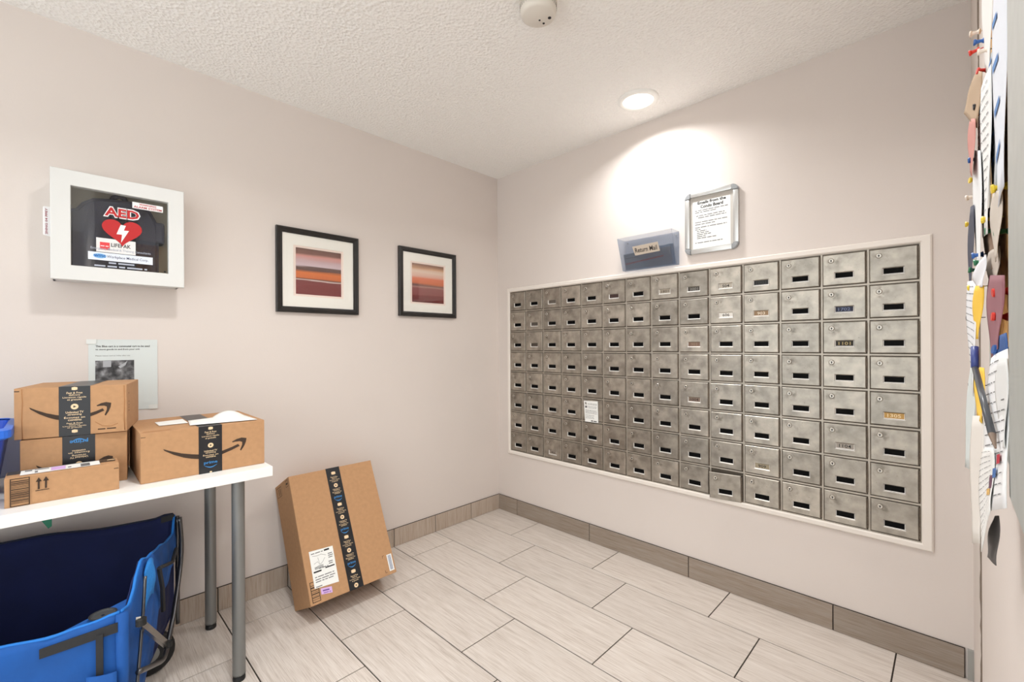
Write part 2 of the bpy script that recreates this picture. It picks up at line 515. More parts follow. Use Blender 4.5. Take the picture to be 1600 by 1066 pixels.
# unseen glazing added behind the camera to fill the room with daylight
wf = MB()
for yy in (-4.15, -2.85, -1.55, -0.29):
    wf.box(-4.19, -4.13, yy, yy+0.04, 0.12, 2.32, 0.003)
for zz in (0.12, 2.28):
    wf.box(-4.19, -4.13, -4.15, -0.25, zz, zz+0.04, 0.003)
win = wf.build('fill_window_2', mat('fill_window_frame_white', (226, 224, 220), 0.5)); win['kind'] = 'structure'
for a, b in ((-4.11, -2.85), (-2.81, -1.55), (-1.51, -0.29)):
    MB().box(-4.163, -4.157, a-0.002, b+0.002, 0.158, 2.282).build('fill_pane', FILL_PANE, win)
struct('wall_hall_side', MB().box(-2.06, -1.94, -4.4, YC-0.14, -0.05, HC), M_WALL)
he = MB().box(-4.1, -1.94, -4.52, -4.4, -0.05, 0.10).box(-4.1, -1.94, -4.52, -4.4, 2.32, HC)
he.box(-4.1, -3.98, -4.52, -4.4, 0.10, 2.32).box(-2.18, -1.94, -4.52, -4.4, 0.10, 2.32)
struct('wall_hall_end', he, M_WALL)
# added glazing, out of view at the passage end, as further daylight fill
wf = MB()
for xx in (-3.98, -3.10, -2.22):
    wf.box(xx, xx+0.04, -4.49, -4.43, 0.10, 2.32, 0.003)
for zz in (0.10, 2.28):
    wf.box(-3.98, -2.18, -4.49, -4.43, zz, zz+0.04, 0.003)
win = wf.build('fill_window_1', mat('fill_window_frame_white', (226, 224, 220), 0.5)); win['kind'] = 'structure'
for a, b in ((-3.94, -3.10), (-3.06, -2.22)):
    MB().box(a-0.002, b+0.002, -4.463, -4.457, 0.138, 2.282).build('fill_pane', FILL_PANE, win)
struct('ceiling', MB().box(-4.22, 0.12, -4.52, 0.12, HC, HC+0.1), M_CEIL)
floor = struct('floor', MB().box(-4.22, 0.12, -4.52, 0.12, -0.06, -0.003), M_GROUT)

# floor tiles: 0.2965 x 0.605 laid along Y, each row shifted by a third of a tile
M_TILE = mat_tile('floor_tile_stone', 1)
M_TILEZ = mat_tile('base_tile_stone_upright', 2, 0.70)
M_TILEB = mat_tile('base_tile_stone_shaded', 1, 0.47)  # darker than the left skirting to paint this wall's weaker light
PX, PY, G = 0.2965, 0.605, 0.0048
full_tile = MB().box(-PX/2+G/2, PX/2-G/2, -PY/2+G/2, PY/2-G/2, -0.005, 0.0, 0.0008).mesh('floor_tile', M_TILE)
def floor_tile(x0, x1, y0, y1):
    if x1-x0 < 0.02 or y1-y0 < 0.02: return
    cx, cy = (x0+x1)/2, (y0+y1)/2
    if abs((x1-x0)-PX) < 1e-4 and abs((y1-y0)-PY) < 1e-4:
        o = inst('floor_tile', full_tile, floor, (cx, cy, 0))
    else:
        me = MB().box(x0-cx+G/2, x1-cx-G/2, y0-cy+G/2, y1-cy-G/2, -0.005, 0.0, 0.0008).mesh('floor_tile', M_TILE)
        o = inst('floor_tile', me, floor, (cx, cy, 0))
for r in range(15):
    xr = 0.0 if r == 0 else -0.2735-(r-1)*PX
    xl = -0.2735-r*PX
    if xr < -4.09: break
    xl = max(xl, -4.1)
    j = -0.390-0.2035*r
    while j < 0: j += PY
    y1 = 0.0; y0 = j-PY
    ymin = YC if xl > -2.05 else -4.4
    while y1 > ymin+0.01:
        a = max(y0, ymin)
        floor_tile(xl, xr, a, y1)
        y1 = y0; y0 -= PY

# skirting tiles
HB, TB = 0.1046, 0.0095
bl = MB().box(-4.1, 0, -0.006, 0, 0, HB+0.0014)
base_left = struct('baseboard_left', bl, M_GROUT)
x = 0.0; nxt = -0.2735
while x > -4.05:
    me = MB().box(nxt+0.0022, x-0.0022 if x < 0 else -TB, -TB, -0.003, 0.001, HB, 0.001)
    cx = (nxt+x)/2
    me.v = [(v[0]-cx, v[1], v[2]) for v in me.v]
    inst('baseboard_tile', me.mesh('baseboard_tile', M_TILEZ), base_left, (cx, 0, 0))
    x = nxt; nxt = max(x-PX, -4.1)
br_ = MB().box(-0.006, 0, YC+0.022, 0, 0, HB+0.0014)
base_right = struct('baseboard_right', br_, M_GROUT)
js = [0.0, -0.191, -0.796, -1.401, -2.006, YC+0.022]
for a, b in zip(js, js[1:]):
    cy = (a+b)/2
    me = MB().box(-TB, -0.003, b+0.0022-cy, a-0.0022-cy, 0.001, HB, 0.001)
    inst('baseboard_tile', me.mesh('baseboard_tile', M_TILEB), base_right, (0, cy, 0))
struct('trim_1', MB().box(-0.011, 0, YC, YC+0.016, 0, HB+0.002, 0.0006), mat('grey_edge_strip', (168, 168, 164), 0.4, metal=0.4))
# rough caulked joint running up the notice-board wall
cj = MB()
rnd = random.Random(5)
cj.tube([(-0.64+rnd.uniform(-0.002, 0.002), YC-0.0005, z*0.024) for z in range(0, 101)], [rnd.uniform(0.0022, 0.0045) for z in range(101)], 6)
struct('trim_2', cj, mat('grey_brown_caulk', (118, 104, 92), 0.9), smooth=True)
# mitred white surround of the mailboxes
def ring(mb, o, i, y_front, y_back, bev_in=0.004):
    """rectangular ring in local XZ. o,i = (x0,x1,z0,z1)"""
    def rc(r, y): return [(r[0], y, r[2]), (r[1], y, r[2]), (r[1], y, r[3]), (r[0], y, r[3])]
    c = bev_in
    oc = (o[0]+c, o[1]-c, o[2]+c, o[3]-c); ic = (i[0]-c, i[1]+c, i[2]-c, i[3]+c)
    vs = rc(o, y_back)+rc(o, y_front+c)+rc(oc, y_front)+rc(ic, y_front)+rc(i, y_front+c)+rc(i, y_back)
    fs = []
    for L in range(5):
        for k in range(4):
            fs.append((L*4+k, L*4+(k+1) % 4, (L+1)*4+(k+1) % 4, (L+1)*4+k))
    for k in range(4):
        fs.append((20+k, 20+(k+1) % 4, (k+1) % 4, k))
    mb.add(vs, fs)
tr = ring_mb = MB()
ring(ring_mb, (0.1075, 2.311, 0.421, 1.589), (0.1315, 2.2795, 0.446, 1.5625), -0.016, 0.0, 0.005)
o = struct('trim_3', ring_mb, M_TRIMW)
o.rotation_euler = (0, 0, -math.pi/2)

# ---------------------------------------------------------------- recessed ceiling lights
def ceiling_light(x, y, watts, label):
    t = thing('recessed_ceiling_light', label, 'ceiling light', (x, y, HC), 0, 'recessed ceiling lights')
    MB().lathe([(0.098, 0.0), (0.098, -0.004), (0.090, -0.011), (0.076, -0.012), (0.074, -0.006), (0.074, 0.0)], n=48, cap=False).build('trim_ring', mat('bright_white_enamel', (246, 245, 240), 0.45), t, smooth=True)
    MB().lathe([(0.0745, -0.0035), (0.0745, -0.006), (0.04, -0.0072), (0.004, -0.0075)], n=48).build('lens', LENS, t, smooth=True)
    ld = bpy.data.lights.new('lamp_light', 'AREA')
    ld.shape = 'DISK'; ld.size = 0.14; ld.energy = watts; ld.color = LAMP_COLOR; ld.spread = math.radians(145)
    lo = bpy.data.objects.new('lamp_light', ld)
    COL.objects.link(lo); lo.parent = t; lo.location = (0, 0, -0.0135)
    return t
LENS = mat('lit_lens', (255, 250, 242), 0.5, emit=2.2)
ceiling_light(-0.237, -1.259, LAMP_W['mailbox'], 'round white recessed ceiling light glowing above the mailbox wall')
ceiling_light(-1.85, -1.22, LAMP_W['table'], 'round white recessed ceiling light over the floor before the side table')
ceiling_light(-1.25, -2.05, LAMP_W['middle'], 'added unseen recessed ceiling light for fill, nearest the notice board')  # added lamp, no such fixture in view; raises the room's brightness
ceiling_light(-2.60, -3.30, LAMP_W['passage'], 'added recessed ceiling light for fill, out of view in the entry passage')  # made-up lamp sending soft fill in from the passage

# ---------------------------------------------------------------- smoke detector
t = thing('smoke_detector', 'off-white round smoke detector on the stippled ceiling', 'smoke detector', (-1.075, -1.336, HC))
MB().lathe([(0.066, 0.0), (0.066, -0.018), (0.062, -0.020)], n=48).build('mounting_base', M_PLASTICW, t, smooth=True, sharp=40)
bd = MB().lathe([(0.058, -0.019), (0.0635, -0.024), (0.0635, -0.048), (0.060, -0.060), (0.052, -0.065), (0.002, -0.066)], n=48).build('body', M_PLASTICW, t, smooth=True, sharp=50)
for (dx, dy, r) in ((0.030, -0.026, 0.0060), (0.014, 0.006, 0.0036), (0.036, 0.006, 0.0042)):
    MB().lathe([(r, -0.063), (r, -0.0666), (r*0.4, -0.067)], (dx, dy, 0), n=14).build('sensor_hole', M_INK, bd)
g = MB()
for k in range(40):
    a = 2*math.pi*k/40
    ca, sa = math.cos(a), math.sin(a)
    g.tube([(0.0637*ca, 0.0637*sa, -0.028), (0.0637*ca, 0.0637*sa, -0.044)], 0.0012, 4)
g.build('vent_slots', mat('grey_vent', (150, 144, 134), 0.7), bd)

# ---------------------------------------------------------------- mailbox bank on the right wall (local X = viewer's right)
bank = thing('mailbox_bank', 'bank of small worn aluminium mailbox doors set into the wall', 'mailboxes', (0, 0, 0), -math.pi/2)
NC, NR = 14, 8
BX0, BX1, BZ0, BZ1 = 0.1315, 2.2795, 0.446, 1.5625
PW, PH = (BX1-BX0)/NC, (BZ1-BZ0)/NR
DW, DH = 0.1405, 0.1255
MB().box(BX0, BX1, -0.0035, -0.0005, BZ0, BZ1).build('face_frame', mat('shaded_gap_metal', (86, 78, 68), 0.6, metal=0.4), bank)  # dark tone paints the shade in the gaps round the doors
# raised mullions between the doors
mu = MB()
for c in range(NC+1):
    xx = BX0+c*PW
    mu.box(max(BX0, xx-0.0035), min(BX1, xx+0.0035), -0.0065, -0.003, BZ0, BZ1, 0.0007)
for r in range(NR+1):
    zz = BZ0+r*PH
    mu.box(BX0, BX1, -0.0062, -0.003, max(BZ0, zz-0.0035), min(BZ1, zz+0.0035), 0.0007)
mu.build('mullions', M_MULL, bank)

def door_mesh():
    """door plate with chamfered edge, label slot and pressed lip; centred on the door"""
    mb = MB()
    w, h = DW/2, DH/2
    c = 0.0022
    yF, yB = -0.0105, -0.004
    # slot, as on the photographed doors
    sx0, sx1, sz1, sz0 = -w+0.042, -w+0.101, h-0.077, h-0.098
    k = 0.0036
    def rc(x0, x1, z0, z1, y): return [(x0, y, z0), (x1, y, z0), (x1, y, z1), (x0, y, z1)]
    rings = [rc(-w, w, -h, h, yB), rc(-w, w, -h, h, yF+c), rc(-w+c, w-c, -h+c, h-c, yF),
             rc(sx0-k, sx1+k, sz0-k, sz1+k, yF), rc(sx0-k+.0004, sx1+k-.0004, sz0-k+.0004, sz1+k-.0004, yF-0.0006), rc(sx0, sx1, sz0, sz1, yF+0.0030), rc(sx0, sx1, sz0, sz1, yF+0.0042)]
    vs = [p for r in rings for p in r]
    fs = []
    for L in range(len(rings)-1):
        for q in range(4):
            fs.append((L*4+q, L*4+(q+1) % 4, (L+1)*4+(q+1) % 4, (L+1)*4+q))
    mb.add(vs, fs)
    return mb.mesh('door', M_METAL), (sx0, sx1, sz0, sz1)
me_door, SLOT = door_mesh()
me_back = MB().box(SLOT[0]-0.002, SLOT[1]+0.002, -0.0066, -0.0056, SLOT[2]-0.002, SLOT[3]+0.002).mesh('slot_window', M_SLOT)
lipm = MB()
_a, _b, _c, _d = SLOT
lipm.add([(_a-.0036, -0.0112, _c-.0036), (_b+.0036, -0.0112, _c-.0036), (_b, -0.0078, _c), (_a, -0.0078, _c)], [(0, 1, 2, 3)])
lipm.add([(_b+.0036, -0.0112, _c-.0036), (_b+.0036, -0.0112, _d+.0036), (_b, -0.0078, _d), (_b, -0.0078, _c)], [(0, 1, 2, 3)])
lipm.add([(_a-.0036, -0.0112, _c-.0036), (_a, -0.0078, _c), (_a, -0.0078, _d), (_a-.0036, -0.0112, _d+.0036)], [(0, 1, 2, 3)])
lipm.box(_a-.0036, _b+.0036, -0.0114, -0.0104, _c-.0046, _c-.0034)
me_lip = lipm.mesh('slot_lip', mat('slot_edge_highlight', (250, 248, 244), 0.5))  # near-white paints the lamp glint along the lip
lk = MB().lathe([(0.0088, -0.0100), (0.0088, -0.0125), (0.0076, -0.0138), (0.0058, -0.0138), (0.0054, -0.0126), (0.0005, -0.0122)], (-DW/2+0.029, 0, DH/2-0.0255), n=18, axis='Y')
me_lock = lk.mesh('lock', M_LOCK, smooth=False)
me_wash = MB().lathe([(0.0104, -0.0104), (0.0104, -0.0110), (0.0086, -0.0112)], (-DW/2+0.029, 0, DH/2-0.0255), n=18, axis='Y').mesh('lock_washer', M_HINGE)
me_key = MB().box(-DW/2+0.029-0.0013, -DW/2+0.029+0.0013, -0.0135, -0.0124, DH/2-0.0255-0.0046, DH/2-0.0255+0.0026).lathe([(0.0027, -0.0124), (0.0027, -0.0136)], (-DW/2+0.029, 0, DH/2-0.0245), n=10, axis='Y').mesh('keyhole', M_INK)
hp = []
hr = []
for k in range(19):
    zc = -DH/2+0.008+k*(DH-0.016)/18
    for dz, rr in ((-0.0028, 0.0016), (-0.0026, 0.0028), (0.0026, 0.0028), (0.0028, 0.0016)):
        hp.append((DW/2+0.0030, -0.0072, zc+dz)); hr.append(rr)
me_hinge = MB().tube(hp, hr, 6).mesh('hinge', M_HINGE)
slot_cards = {  # (column, row): (text, card colour, ink colour)
    (7, 0): ('1801', (168, 158, 142), (90, 80, 70)), (8, 0): ('2001', (70, 66, 60), (150, 146, 138)),
    (9, 0): ('504', (186, 178, 164), (28, 26, 26)), (9, 1): ('606', (236, 232, 224), (50, 46, 46)),
    (10, 1): ('903', (150, 122, 92), (238, 226, 206)), (12, 1): ('1702', (28, 34, 58), (120, 130, 160)),
    (8, 2): ('903', (124, 98, 82), (150, 128, 110)), (12, 2): ('1101', (40, 34, 22), (190, 170, 120)),
    (8, 4): ('1004', (130, 112, 98), (60, 40, 36)), (13, 4): ('1305', (190, 148, 80), (240, 220, 180)),
    (12, 5): ('1104', (160, 152, 142), (24, 24, 24)), (10, 6): ('909', (160, 148, 124), (40, 36, 30)),
    (2, 7): ('406', (150, 138, 126), (70, 60, 54)),
    (2, 0): ('', (92, 84, 76), None), (1, 1): ('', (84, 76, 68), None), (5, 0): ('', (60, 40, 36), None),
    (1, 2): ('', (70, 60, 50), None), (10, 0): ('1001', (26, 26, 26), (58, 58, 56)),
}
rnd = random.Random(11)
for c in range(NC):
    for r in range(NR):
        ajar = (c == 9 and r == 7)
        ex = BX0+(c+0.5)*PW; ez = BZ1-(r+0.5)*PH
        d = inst('door', me_door, bank, (ex-0.0015+rnd.uniform(-.0006, .0006), rnd.uniform(-0.0012, 0.0004), ez+rnd.uniform(-.0006, .0006)),
                 (rnd.uniform(-.006, .006), 0, rnd.uniform(-.008, .008)))
        if ajar:
            d.location = (ex-0.0045, -0.0140, ez-0.0095)
            d.rotation_euler = (0.03, -0.012, math.radians(6.5))
            d['label'] = 'door sprung loose and sagging from its hinge'
        inst('lock', me_lock, d); inst('lock_washer', me_wash, d); inst('keyhole', me_key, d, rot=None)
        inst('hinge', me_hinge, d); inst('slot_lip', me_lip, d)
        if (c, r) in slot_cards:
            s, cc, ic = slot_cards[(c, r)]
            sw = inst('slot_window', me_back.copy(), d)
            sw.data.materials[0] = mat('card_%d_%d_%d' % cc, cc, 0.6)
            if s:
                mb = MB()
                wq = (SLOT[1]-SLOT[0])
                frac = 0.14*len(s)+0.12
                put_text(mb, s, (SLOT[0]+SLOT[1])/2-wq*frac/2, (SLOT[0]+SLOT[1])/2+wq*frac/2, SLOT[2]+0.004, SLOT[3]-0.004, -0.0070, 0.01)
                mb.build('number', mat('ink_%d_%d_%d' % ic, ic, 0.7), d)
        else:
            inst('slot_window', me_back, d)
# paper sticker over one of the doors
st = thing('paper_sticker', 'small white printed sticker pasted over a mailbox door', 'sticker', (-0.0125, -0.768, 0.7235), -math.pi/2)
MB().add([(0.004, 0, 0), (0.099, 0, 0.001), (0.096, 0, 0.1285), (-0.004, 0, 0.125)], [(0, 1, 2, 3)]).build('sheet', M_PAPER, st, thick=0.0006)
pr = MB()
pr.rect(0.004, 0.013, 0.108, 0.118, -0.0007); pr.rect(0.005, 0.020, 0.084, 0.096, -0.0007)
for q, zz in enumerate((0.114, 0.108, 0.096, 0.088, 0.074, 0.068, 0.062, 0.055, 0.043, 0.034, 0.026)):
    greek(pr, 0.026 if q < 4 else 0.008, 0.090 if q < 8 else 0.07, zz-0.004, 0.0038, -0.0007, 40+q)
pr.build('print', M_GREYINK, st)
pr = MB(); pr.rect(0.048, 0.062, 0.005, 0.011, -0.0007); pr.rect(0.066, 0.088, 0.005, 0.010, -0.0007)
pr.build('print', M_INK, st)

# ---------------------------------------------------------------- snap-frame notice above the mailboxes
t = thing('framed_notice', 'silver snap frame with rounded grey corners holding a typed notice', 'notice frame', (0, 0, 0), -math.pi/2)
fx0, fx1, fz0, fz1 = 1.394, 1.650, 1.640, 1.948
fw = 0.0245
def rail(x0, x1, z0, z1):
    return MB().box(x0, x1, -0.017, -0.001, z0, z1, 0.005)
cr = 0.030
rail(fx0, fx0+fw, fz0+cr, fz1-cr).build('rail', M_ALU, t, smooth=True, sharp=50)
rail(fx1-fw, fx1, fz0+cr, fz1-cr).build('rail', M_ALU, t, smooth=True, sharp=50)
rail(fx0+cr, fx1-cr, fz0, fz0+fw).build('rail', M_ALU, t, smooth=True, sharp=50)
rail(fx0+cr, fx1-cr, fz1-fw, fz1).build('rail', M_ALU, t, smooth=True, sharp=50)
for sx, sz in ((0, 0), (1, 0), (0, 1), (1, 1)):
    cx = fx0+cr if sx == 0 else fx1-cr
    cz = fz0+cr if sz == 0 else fz1-cr
    gx = -1 if sx == 0 else 1
    gz = -1 if sz == 0 else 1
    out = [(cx+gx*cr*math.cos(a), cz+gz*cr*math.sin(a)) for a in [math.pi/2*k/8 for k in range(9)]]
    ri = cr-fw
    inn = [(cx+gx*ri*math.cos(a), cz+gz*ri*math.sin(a)) for a in [math.pi/2*k/8 for k in range(8, -1, -1)]]
    MB().prism(out+inn, -0.0185, -0.001, 0.003).build('corner_cap', M_ALUGREY, t)
bk = MB().box(fx0+fw-0.003, fx1-fw+0.003, -0.005, -0.001, fz0+fw-0.003, fz1-fw+0.003).build('backing', mat('frame_backing', (196, 190, 182), 0.6), t)
MB().rect(1.432, 1.612, 1.667, 1.9015, -0.0056).build('sheet', M_PAPER, bk)
pr = MB()
put_text(pr, 'Emails from the', 1.456, 1.591, 1.8865, 1.9010, -0.0061, 0.035)
put_text(pr, 'Condo Board', 1.470, 1.578, 1.8655, 1.8815, -0.0061, 0.035)
pr.build('lettering', M_INK, bk)
pr = MB()
for q, (zz, xa, xb) in enumerate([(1.858, 1.443, 1.600), (1.849, 1.443, 1.545), (1.832, 1.448, 1.585), (1.822, 1.458, 1.592), (1.800, 1.443, 1.600),
                                  (1.789, 1.443, 1.540), (1.774, 1.443, 1.595), (1.765, 1.443, 1.470), (1.756, 1.452, 1.500), (1.747, 1.452, 1.510), (1.738, 1.452, 1.520), (1.729, 1.452, 1.495), (1.720, 1.452, 1.545), (1.698, 1.443, 1.575)]):
    greek(pr, xa, xb, zz-0.004, 0.0062, -0.0061, 100+q)
pr.build('small_print', M_GREYINK, bk)

# ---------------------------------------------------------------- clear pocket for returned mail
t = thing('mail_holder', 'smoky clear plastic wall pocket for returned mail above the mailboxes', 'mail holder', (0, 0, 0), -math.pi/2)
hx0, hx1, hz0, hz1 = 1.046, 1.358, 1.601, 1.772
def front_y(z): return -0.030-(z-hz0)/(hz1-hz0)*0.058
MB().grid(lambda u, v: (hx0+(hx1-hx0)*u, -0.0025, hz0+(hz1-hz0)*v), 2, 2).build('back_panel', M_ACRYL, t, thick=0.002)
MB().grid(lambda u, v: (hx0+(hx1-hx0)*u, front_y(hz0+(hz1-hz0)*v), hz0+(hz1-hz0)*v), 2, 2).build('front_panel', M_ACRYL, t, thick=0.002)
for xx in (hx0, hx1):
    sd = MB().add([(xx, -0.003, hz0), (xx, front_y(hz0), hz0), (xx, front_y(hz1), hz1), (xx, -0.003, hz1)], [(0, 1, 2, 3)]).build('side_panel', M_ACRYL, t, thick=0.002)
MB().add([(hx0, -0.003, hz0), (hx1, -0.003, hz0), (hx1, -0.030, hz0), (hx0, -0.030, hz0)], [(0, 1, 2, 3)]).build('bottom_panel', M_ACRYL, t, thick=0.002)
for xx in (hx0+0.018, hx1-0.016):
    MB().lathe([(0.0045, -0.004), (0.0045, -0.0065), (0.002, -0.0072)], (xx, 0, 1.757), n=12, axis='Y').build('screw', M_CHROME, t)
cardm = MB()
def cf(x, z, e): return (x, front_y(z)-e, z)
cl = MB().add([cf(1.128, 1.718, .002), cf(1.276, 1.722, .002), cf(1.281, 1.676, .002), cf(1.138, 1.671, .002)], [(0, 1, 2, 3)]).build('label_card', mat('cream_card', (214, 200, 184), 0.7), t, thick=0.0008)
put_text(cardm, 'Return Mail', 1.142, 1.268, 1.684, 1.708, 0, 0.012)
cardm.v = [cf(v[0], v[2], 0.0032) for v in cardm.v]
cardm.build('lettering', M_INK, cl)
for q, (xa, xb, zt, yo, cc, lab) in enumerate([(1.060, 1.330, 1.688, 0.010, (96, 106, 116), 'slate-grey envelope in the clear mail pocket, red line printed on it'),
                                               (1.120, 1.344, 1.702, 0.022, (104, 126, 148), 'blue-grey envelope standing behind another in the clear mail pocket')]):
    e = thing('envelope', lab, 'envelope', (0, 0, 0), -math.pi/2, 'envelopes in the mail pocket')
    def ef(x, z, e_=0.0, yo=yo): return (x, front_y(z)*0.93+yo-e_, z)
    bd = MB().add([ef(xa, 1.606), ef(xb, 1.606), ef(xb, zt+0.006), ef(xa, zt)], [(0, 1, 2, 3)]).build('sheet', mat('envelope_%d' % q, cc, 0.8), e, thick=0.002)
    if q == 0:
        MB().add([ef(1.066, 1.632, .002), ef(1.290, 1.650, .002), ef(1.290, 1.656, .002), ef(1.066, 1.640, .002)], [(0, 1, 2, 3)]).build('red_line', mat('dull_red', (122, 60, 62), 0.7), e)
        pp = MB(); greek(pp, 1.07, 1.15, 1.664, 0.005, 0, 3)
        pp.v = [ef(v[0], v[2], 0.002) for v in pp.v]
        pp.build('print', M_INK, e)
# ---------------------------------------------------------------- framed prints on the left wall
def picture(x0, x1, z0, z1, bands, label, seam):
    t = thing('framed_print', label, 'framed print', ((x0+x1)/2, 0, z0), 0, 'framed abstract prints')
    w, h = (x1-x0)/2, z1-z0
    mb = MB()
    fwid = 0.0285
    def rc(i, y): return [(-w+i, y, i), (w-i, y, i), (w-i, y, h-i), (-w+i, y, h-i)]
    prof = [(0.0, -0.001), (0.0, -0.019), (0.003, -0.022), (0.009, -0.022), (0.011, -0.0195), (0.019, -0.019), (0.021, -0.0165), (fwid, -0.015), (fwid, -0.006)]
    vs = [p for i, y in prof for p in rc(i, y)]
    fs = [(L*4+k, L*4+(k+1) % 4, (L+1)*4+(k+1) % 4, (L+1)*4+k) for L in range(len(prof)-1) for k in range(4)]
    mb.add(vs, fs).build('frame', M_BLACKFR, t)
    a = w-0.094
    c = h/2
    m_ = MB()
    ring(m_, (-w+0.024, w-0.024, 0.024, h-0.024), (-a-0.012, a+0.012, c-a-0.010, c+a+0.010), -0.011, -0.007, 0.001)
    m_.build('mat_board', mat('mat_white', (250, 247, 242), 0.8), t)
    m2 = MB()
    ring(m2, (-a-0.018, a+0.018, c-a-0.018, c+a+0.018), (-a, a, c-a, c+a), -0.0085, -0.006, 0.001)
    m2.build('inner_mat', mat('inner_mat_pink', (248, 230, 222), 0.8), t)
    MB().rect(-a, a, c-a, c+a, -0.0066).build('print', mat_bands('abstract_bands_'+seam, bands, c-a, c+a), t)
    MB().box(-w+0.026, w-0.026, -0.0145, -0.0135, 0.026, h-0.026).build('glass', M_GLASS, t)
    return t
picture(-1.5075, -1.0845, 1.360, 1.783,
        [(0.0, (120, 44, 48)), (0.20, (128, 52, 54)), (0.30, (122, 56, 58)), (0.315, (232, 214, 210)), (0.335, (98, 60, 56)), (0.37, (210, 112, 62)),
         (0.48, (222, 122, 62)), (0.54, (104, 74, 70)), (0.60, (110, 84, 82)), (0.63, (214, 194, 202)), (0.74, (206, 176, 182)), (0.84, (212, 150, 142)), (0.90, (134, 96, 88)), (1.0, (112, 82, 76))],
        'black-framed abstract print with a thin white line, nearer the defibrillator cabinet', 'a')
picture(-0.8275, -0.400, 1.3685, 1.787,
        [(0.0, (104, 34, 34)), (0.18, (122, 42, 40)), (0.20, (138, 70, 66)), (0.38, (146, 82, 80)), (0.40, (176, 126, 116)), (0.44, (112, 74, 68)), (0.50, (210, 110, 64)),
         (0.62, (224, 122, 86)), (0.68, (226, 176, 158)), (0.80, (232, 206, 190)), (0.88, (214, 166, 132)), (0.94, (160, 112, 84)), (1.0, (132, 94, 76))],
        'black-framed abstract print in red and orange bands, nearer the corner', 'b')

# ---------------------------------------------------------------- defibrillator cabinet
AED = thing('defibrillator_cabinet', 'white wall cabinet with a glass door and red heart decal', 'AED cabinet', (0, 0, 0))
AX0, AX1, AZ0, AZ1 = -2.273, -1.894, 1.430, 1.819
GX0, GX1, GZ0, GZ1 = -2.222, -1.945, 1.482, 1.765
AD = 0.138
cb = MB()
bx0, bx1, bz0, bz1 = AX0+0.006, AX1-0.006, AZ0+0.006, AZ1-0.006
cb.box(bx0, bx0+0.006, -AD+0.028, -0.001, bz0, bz1).box(bx1-0.006, bx1, -AD+0.028, -0.001, bz0, bz1)
cb.box(bx0, bx1, -AD+0.028, -0.001, bz0, bz0+0.006).box(bx0, bx1, -AD+0.028, -0.001, bz1-0.006, bz1)
cb.build('body', M_WHITE, AED)
MB().box(bx0+0.006, bx1-0.006, -0.004, -0.001, bz0+0.006, bz1-0.006).build('inside_back', M_CABIN, AED)
db = MB(); ring(db, (AX0, AX1, AZ0, AZ1), (GX0, GX1, GZ0, GZ1), -AD, -AD+0.027, 0.0015)
door = db.build('door', M_WHITE, AED)
MB().box(GX0-0.004, GX1+0.004, -AD+0.010, -AD+0.013, GZ0-0.004, GZ1+0.004).build('glass', M_GLASS, door)
YG = -AD+0.0095
def decal(mb, name, m, k=1): return mb.build(name, m, door)
wa = MB(); wa.rect(-2.054, -1.961, 1.7225, 1.7465, YG); decal(wa, 'warning_sticker', M_DECALW)
wt = MB(); put_text(wt, 'WARNING', -2.034, -1.982, 1.7365, 1.7440, YG-.0004, .02); put_text(wt, 'ALARM SYSTEM', -2.050, -1.965, 1.7255, 1.7335, YG-.0004, .02); decal(wt, 'lettering', M_RED)
lp = MB(); lp.rect(-2.156, -2.045, 1.542, 1.5935, YG+.0006); decal(lp, 'name_sticker', M_DECALW)
lr = MB(); lr.rect(-2.146, -2.119, 1.551, 1.5785, YG); decal(lr, 'red_logo_square', mat('logo_red', (222, 62, 66), 0.5))
lt = MB(); put_text(lt, 'LIFEPAK', -2.115, -2.059, 1.5645, 1.5785, YG, .015); decal(lt, 'lettering', M_INK)
lw = MB(); greek(lw, -2.144, -2.121, 1.563, 0.005, YG-.0004, 4); decal(lw, 'logo_print', M_DECALW)
t1 = MB(); put_text(t1, 'Emergency Medical & Training Consultants', -2.171, -2.0, 1.5475, 1.5585, YG-.0008, .006); decal(t1, 'lettering', mat('grey_white_decal', (176, 182, 196), 0.5))
wm = MB(); wm.rect(-2.178, -1.9935, 1.511, 1.540, YG); decal(wm, 'company_sticker', mat('pale_blue_white', (222, 228, 238), 0.5))
lg = MB(); lg.poly([(-2.1465+0.018*math.cos(a*math.pi/16), 1.5265+0.0085*math.sin(a*math.pi/16)) for a in range(32)], YG-.0004); decal(lg, 'oval_logo', mat('logo_sky', (120, 180, 228), 0.5))
l2 = MB(); put_text(l2, 'wmc', -2.163, -2.130, 1.5215, 1.5315, YG-.0008, .03); decal(l2, 'lettering', M_BLUEINK)
w2 = MB(); put_text(w2, 'Workplace Medical Corp.', -2.127, -2.007, 1.5190, 1.5315, YG-.0004, .004); decal(w2, 'lettering', mat('navy_ink', (60, 66, 96), 0.6))
l3 = MB(); greek(l3, -2.122, -2.049, 1.501, 0.010, YG, 8); greek(l3, -2.161, -2.011, 1.488, 0.010, YG, 9); decal(l3, 'small_print', mat('grey_white_decal', (176, 182, 196), 0.5))
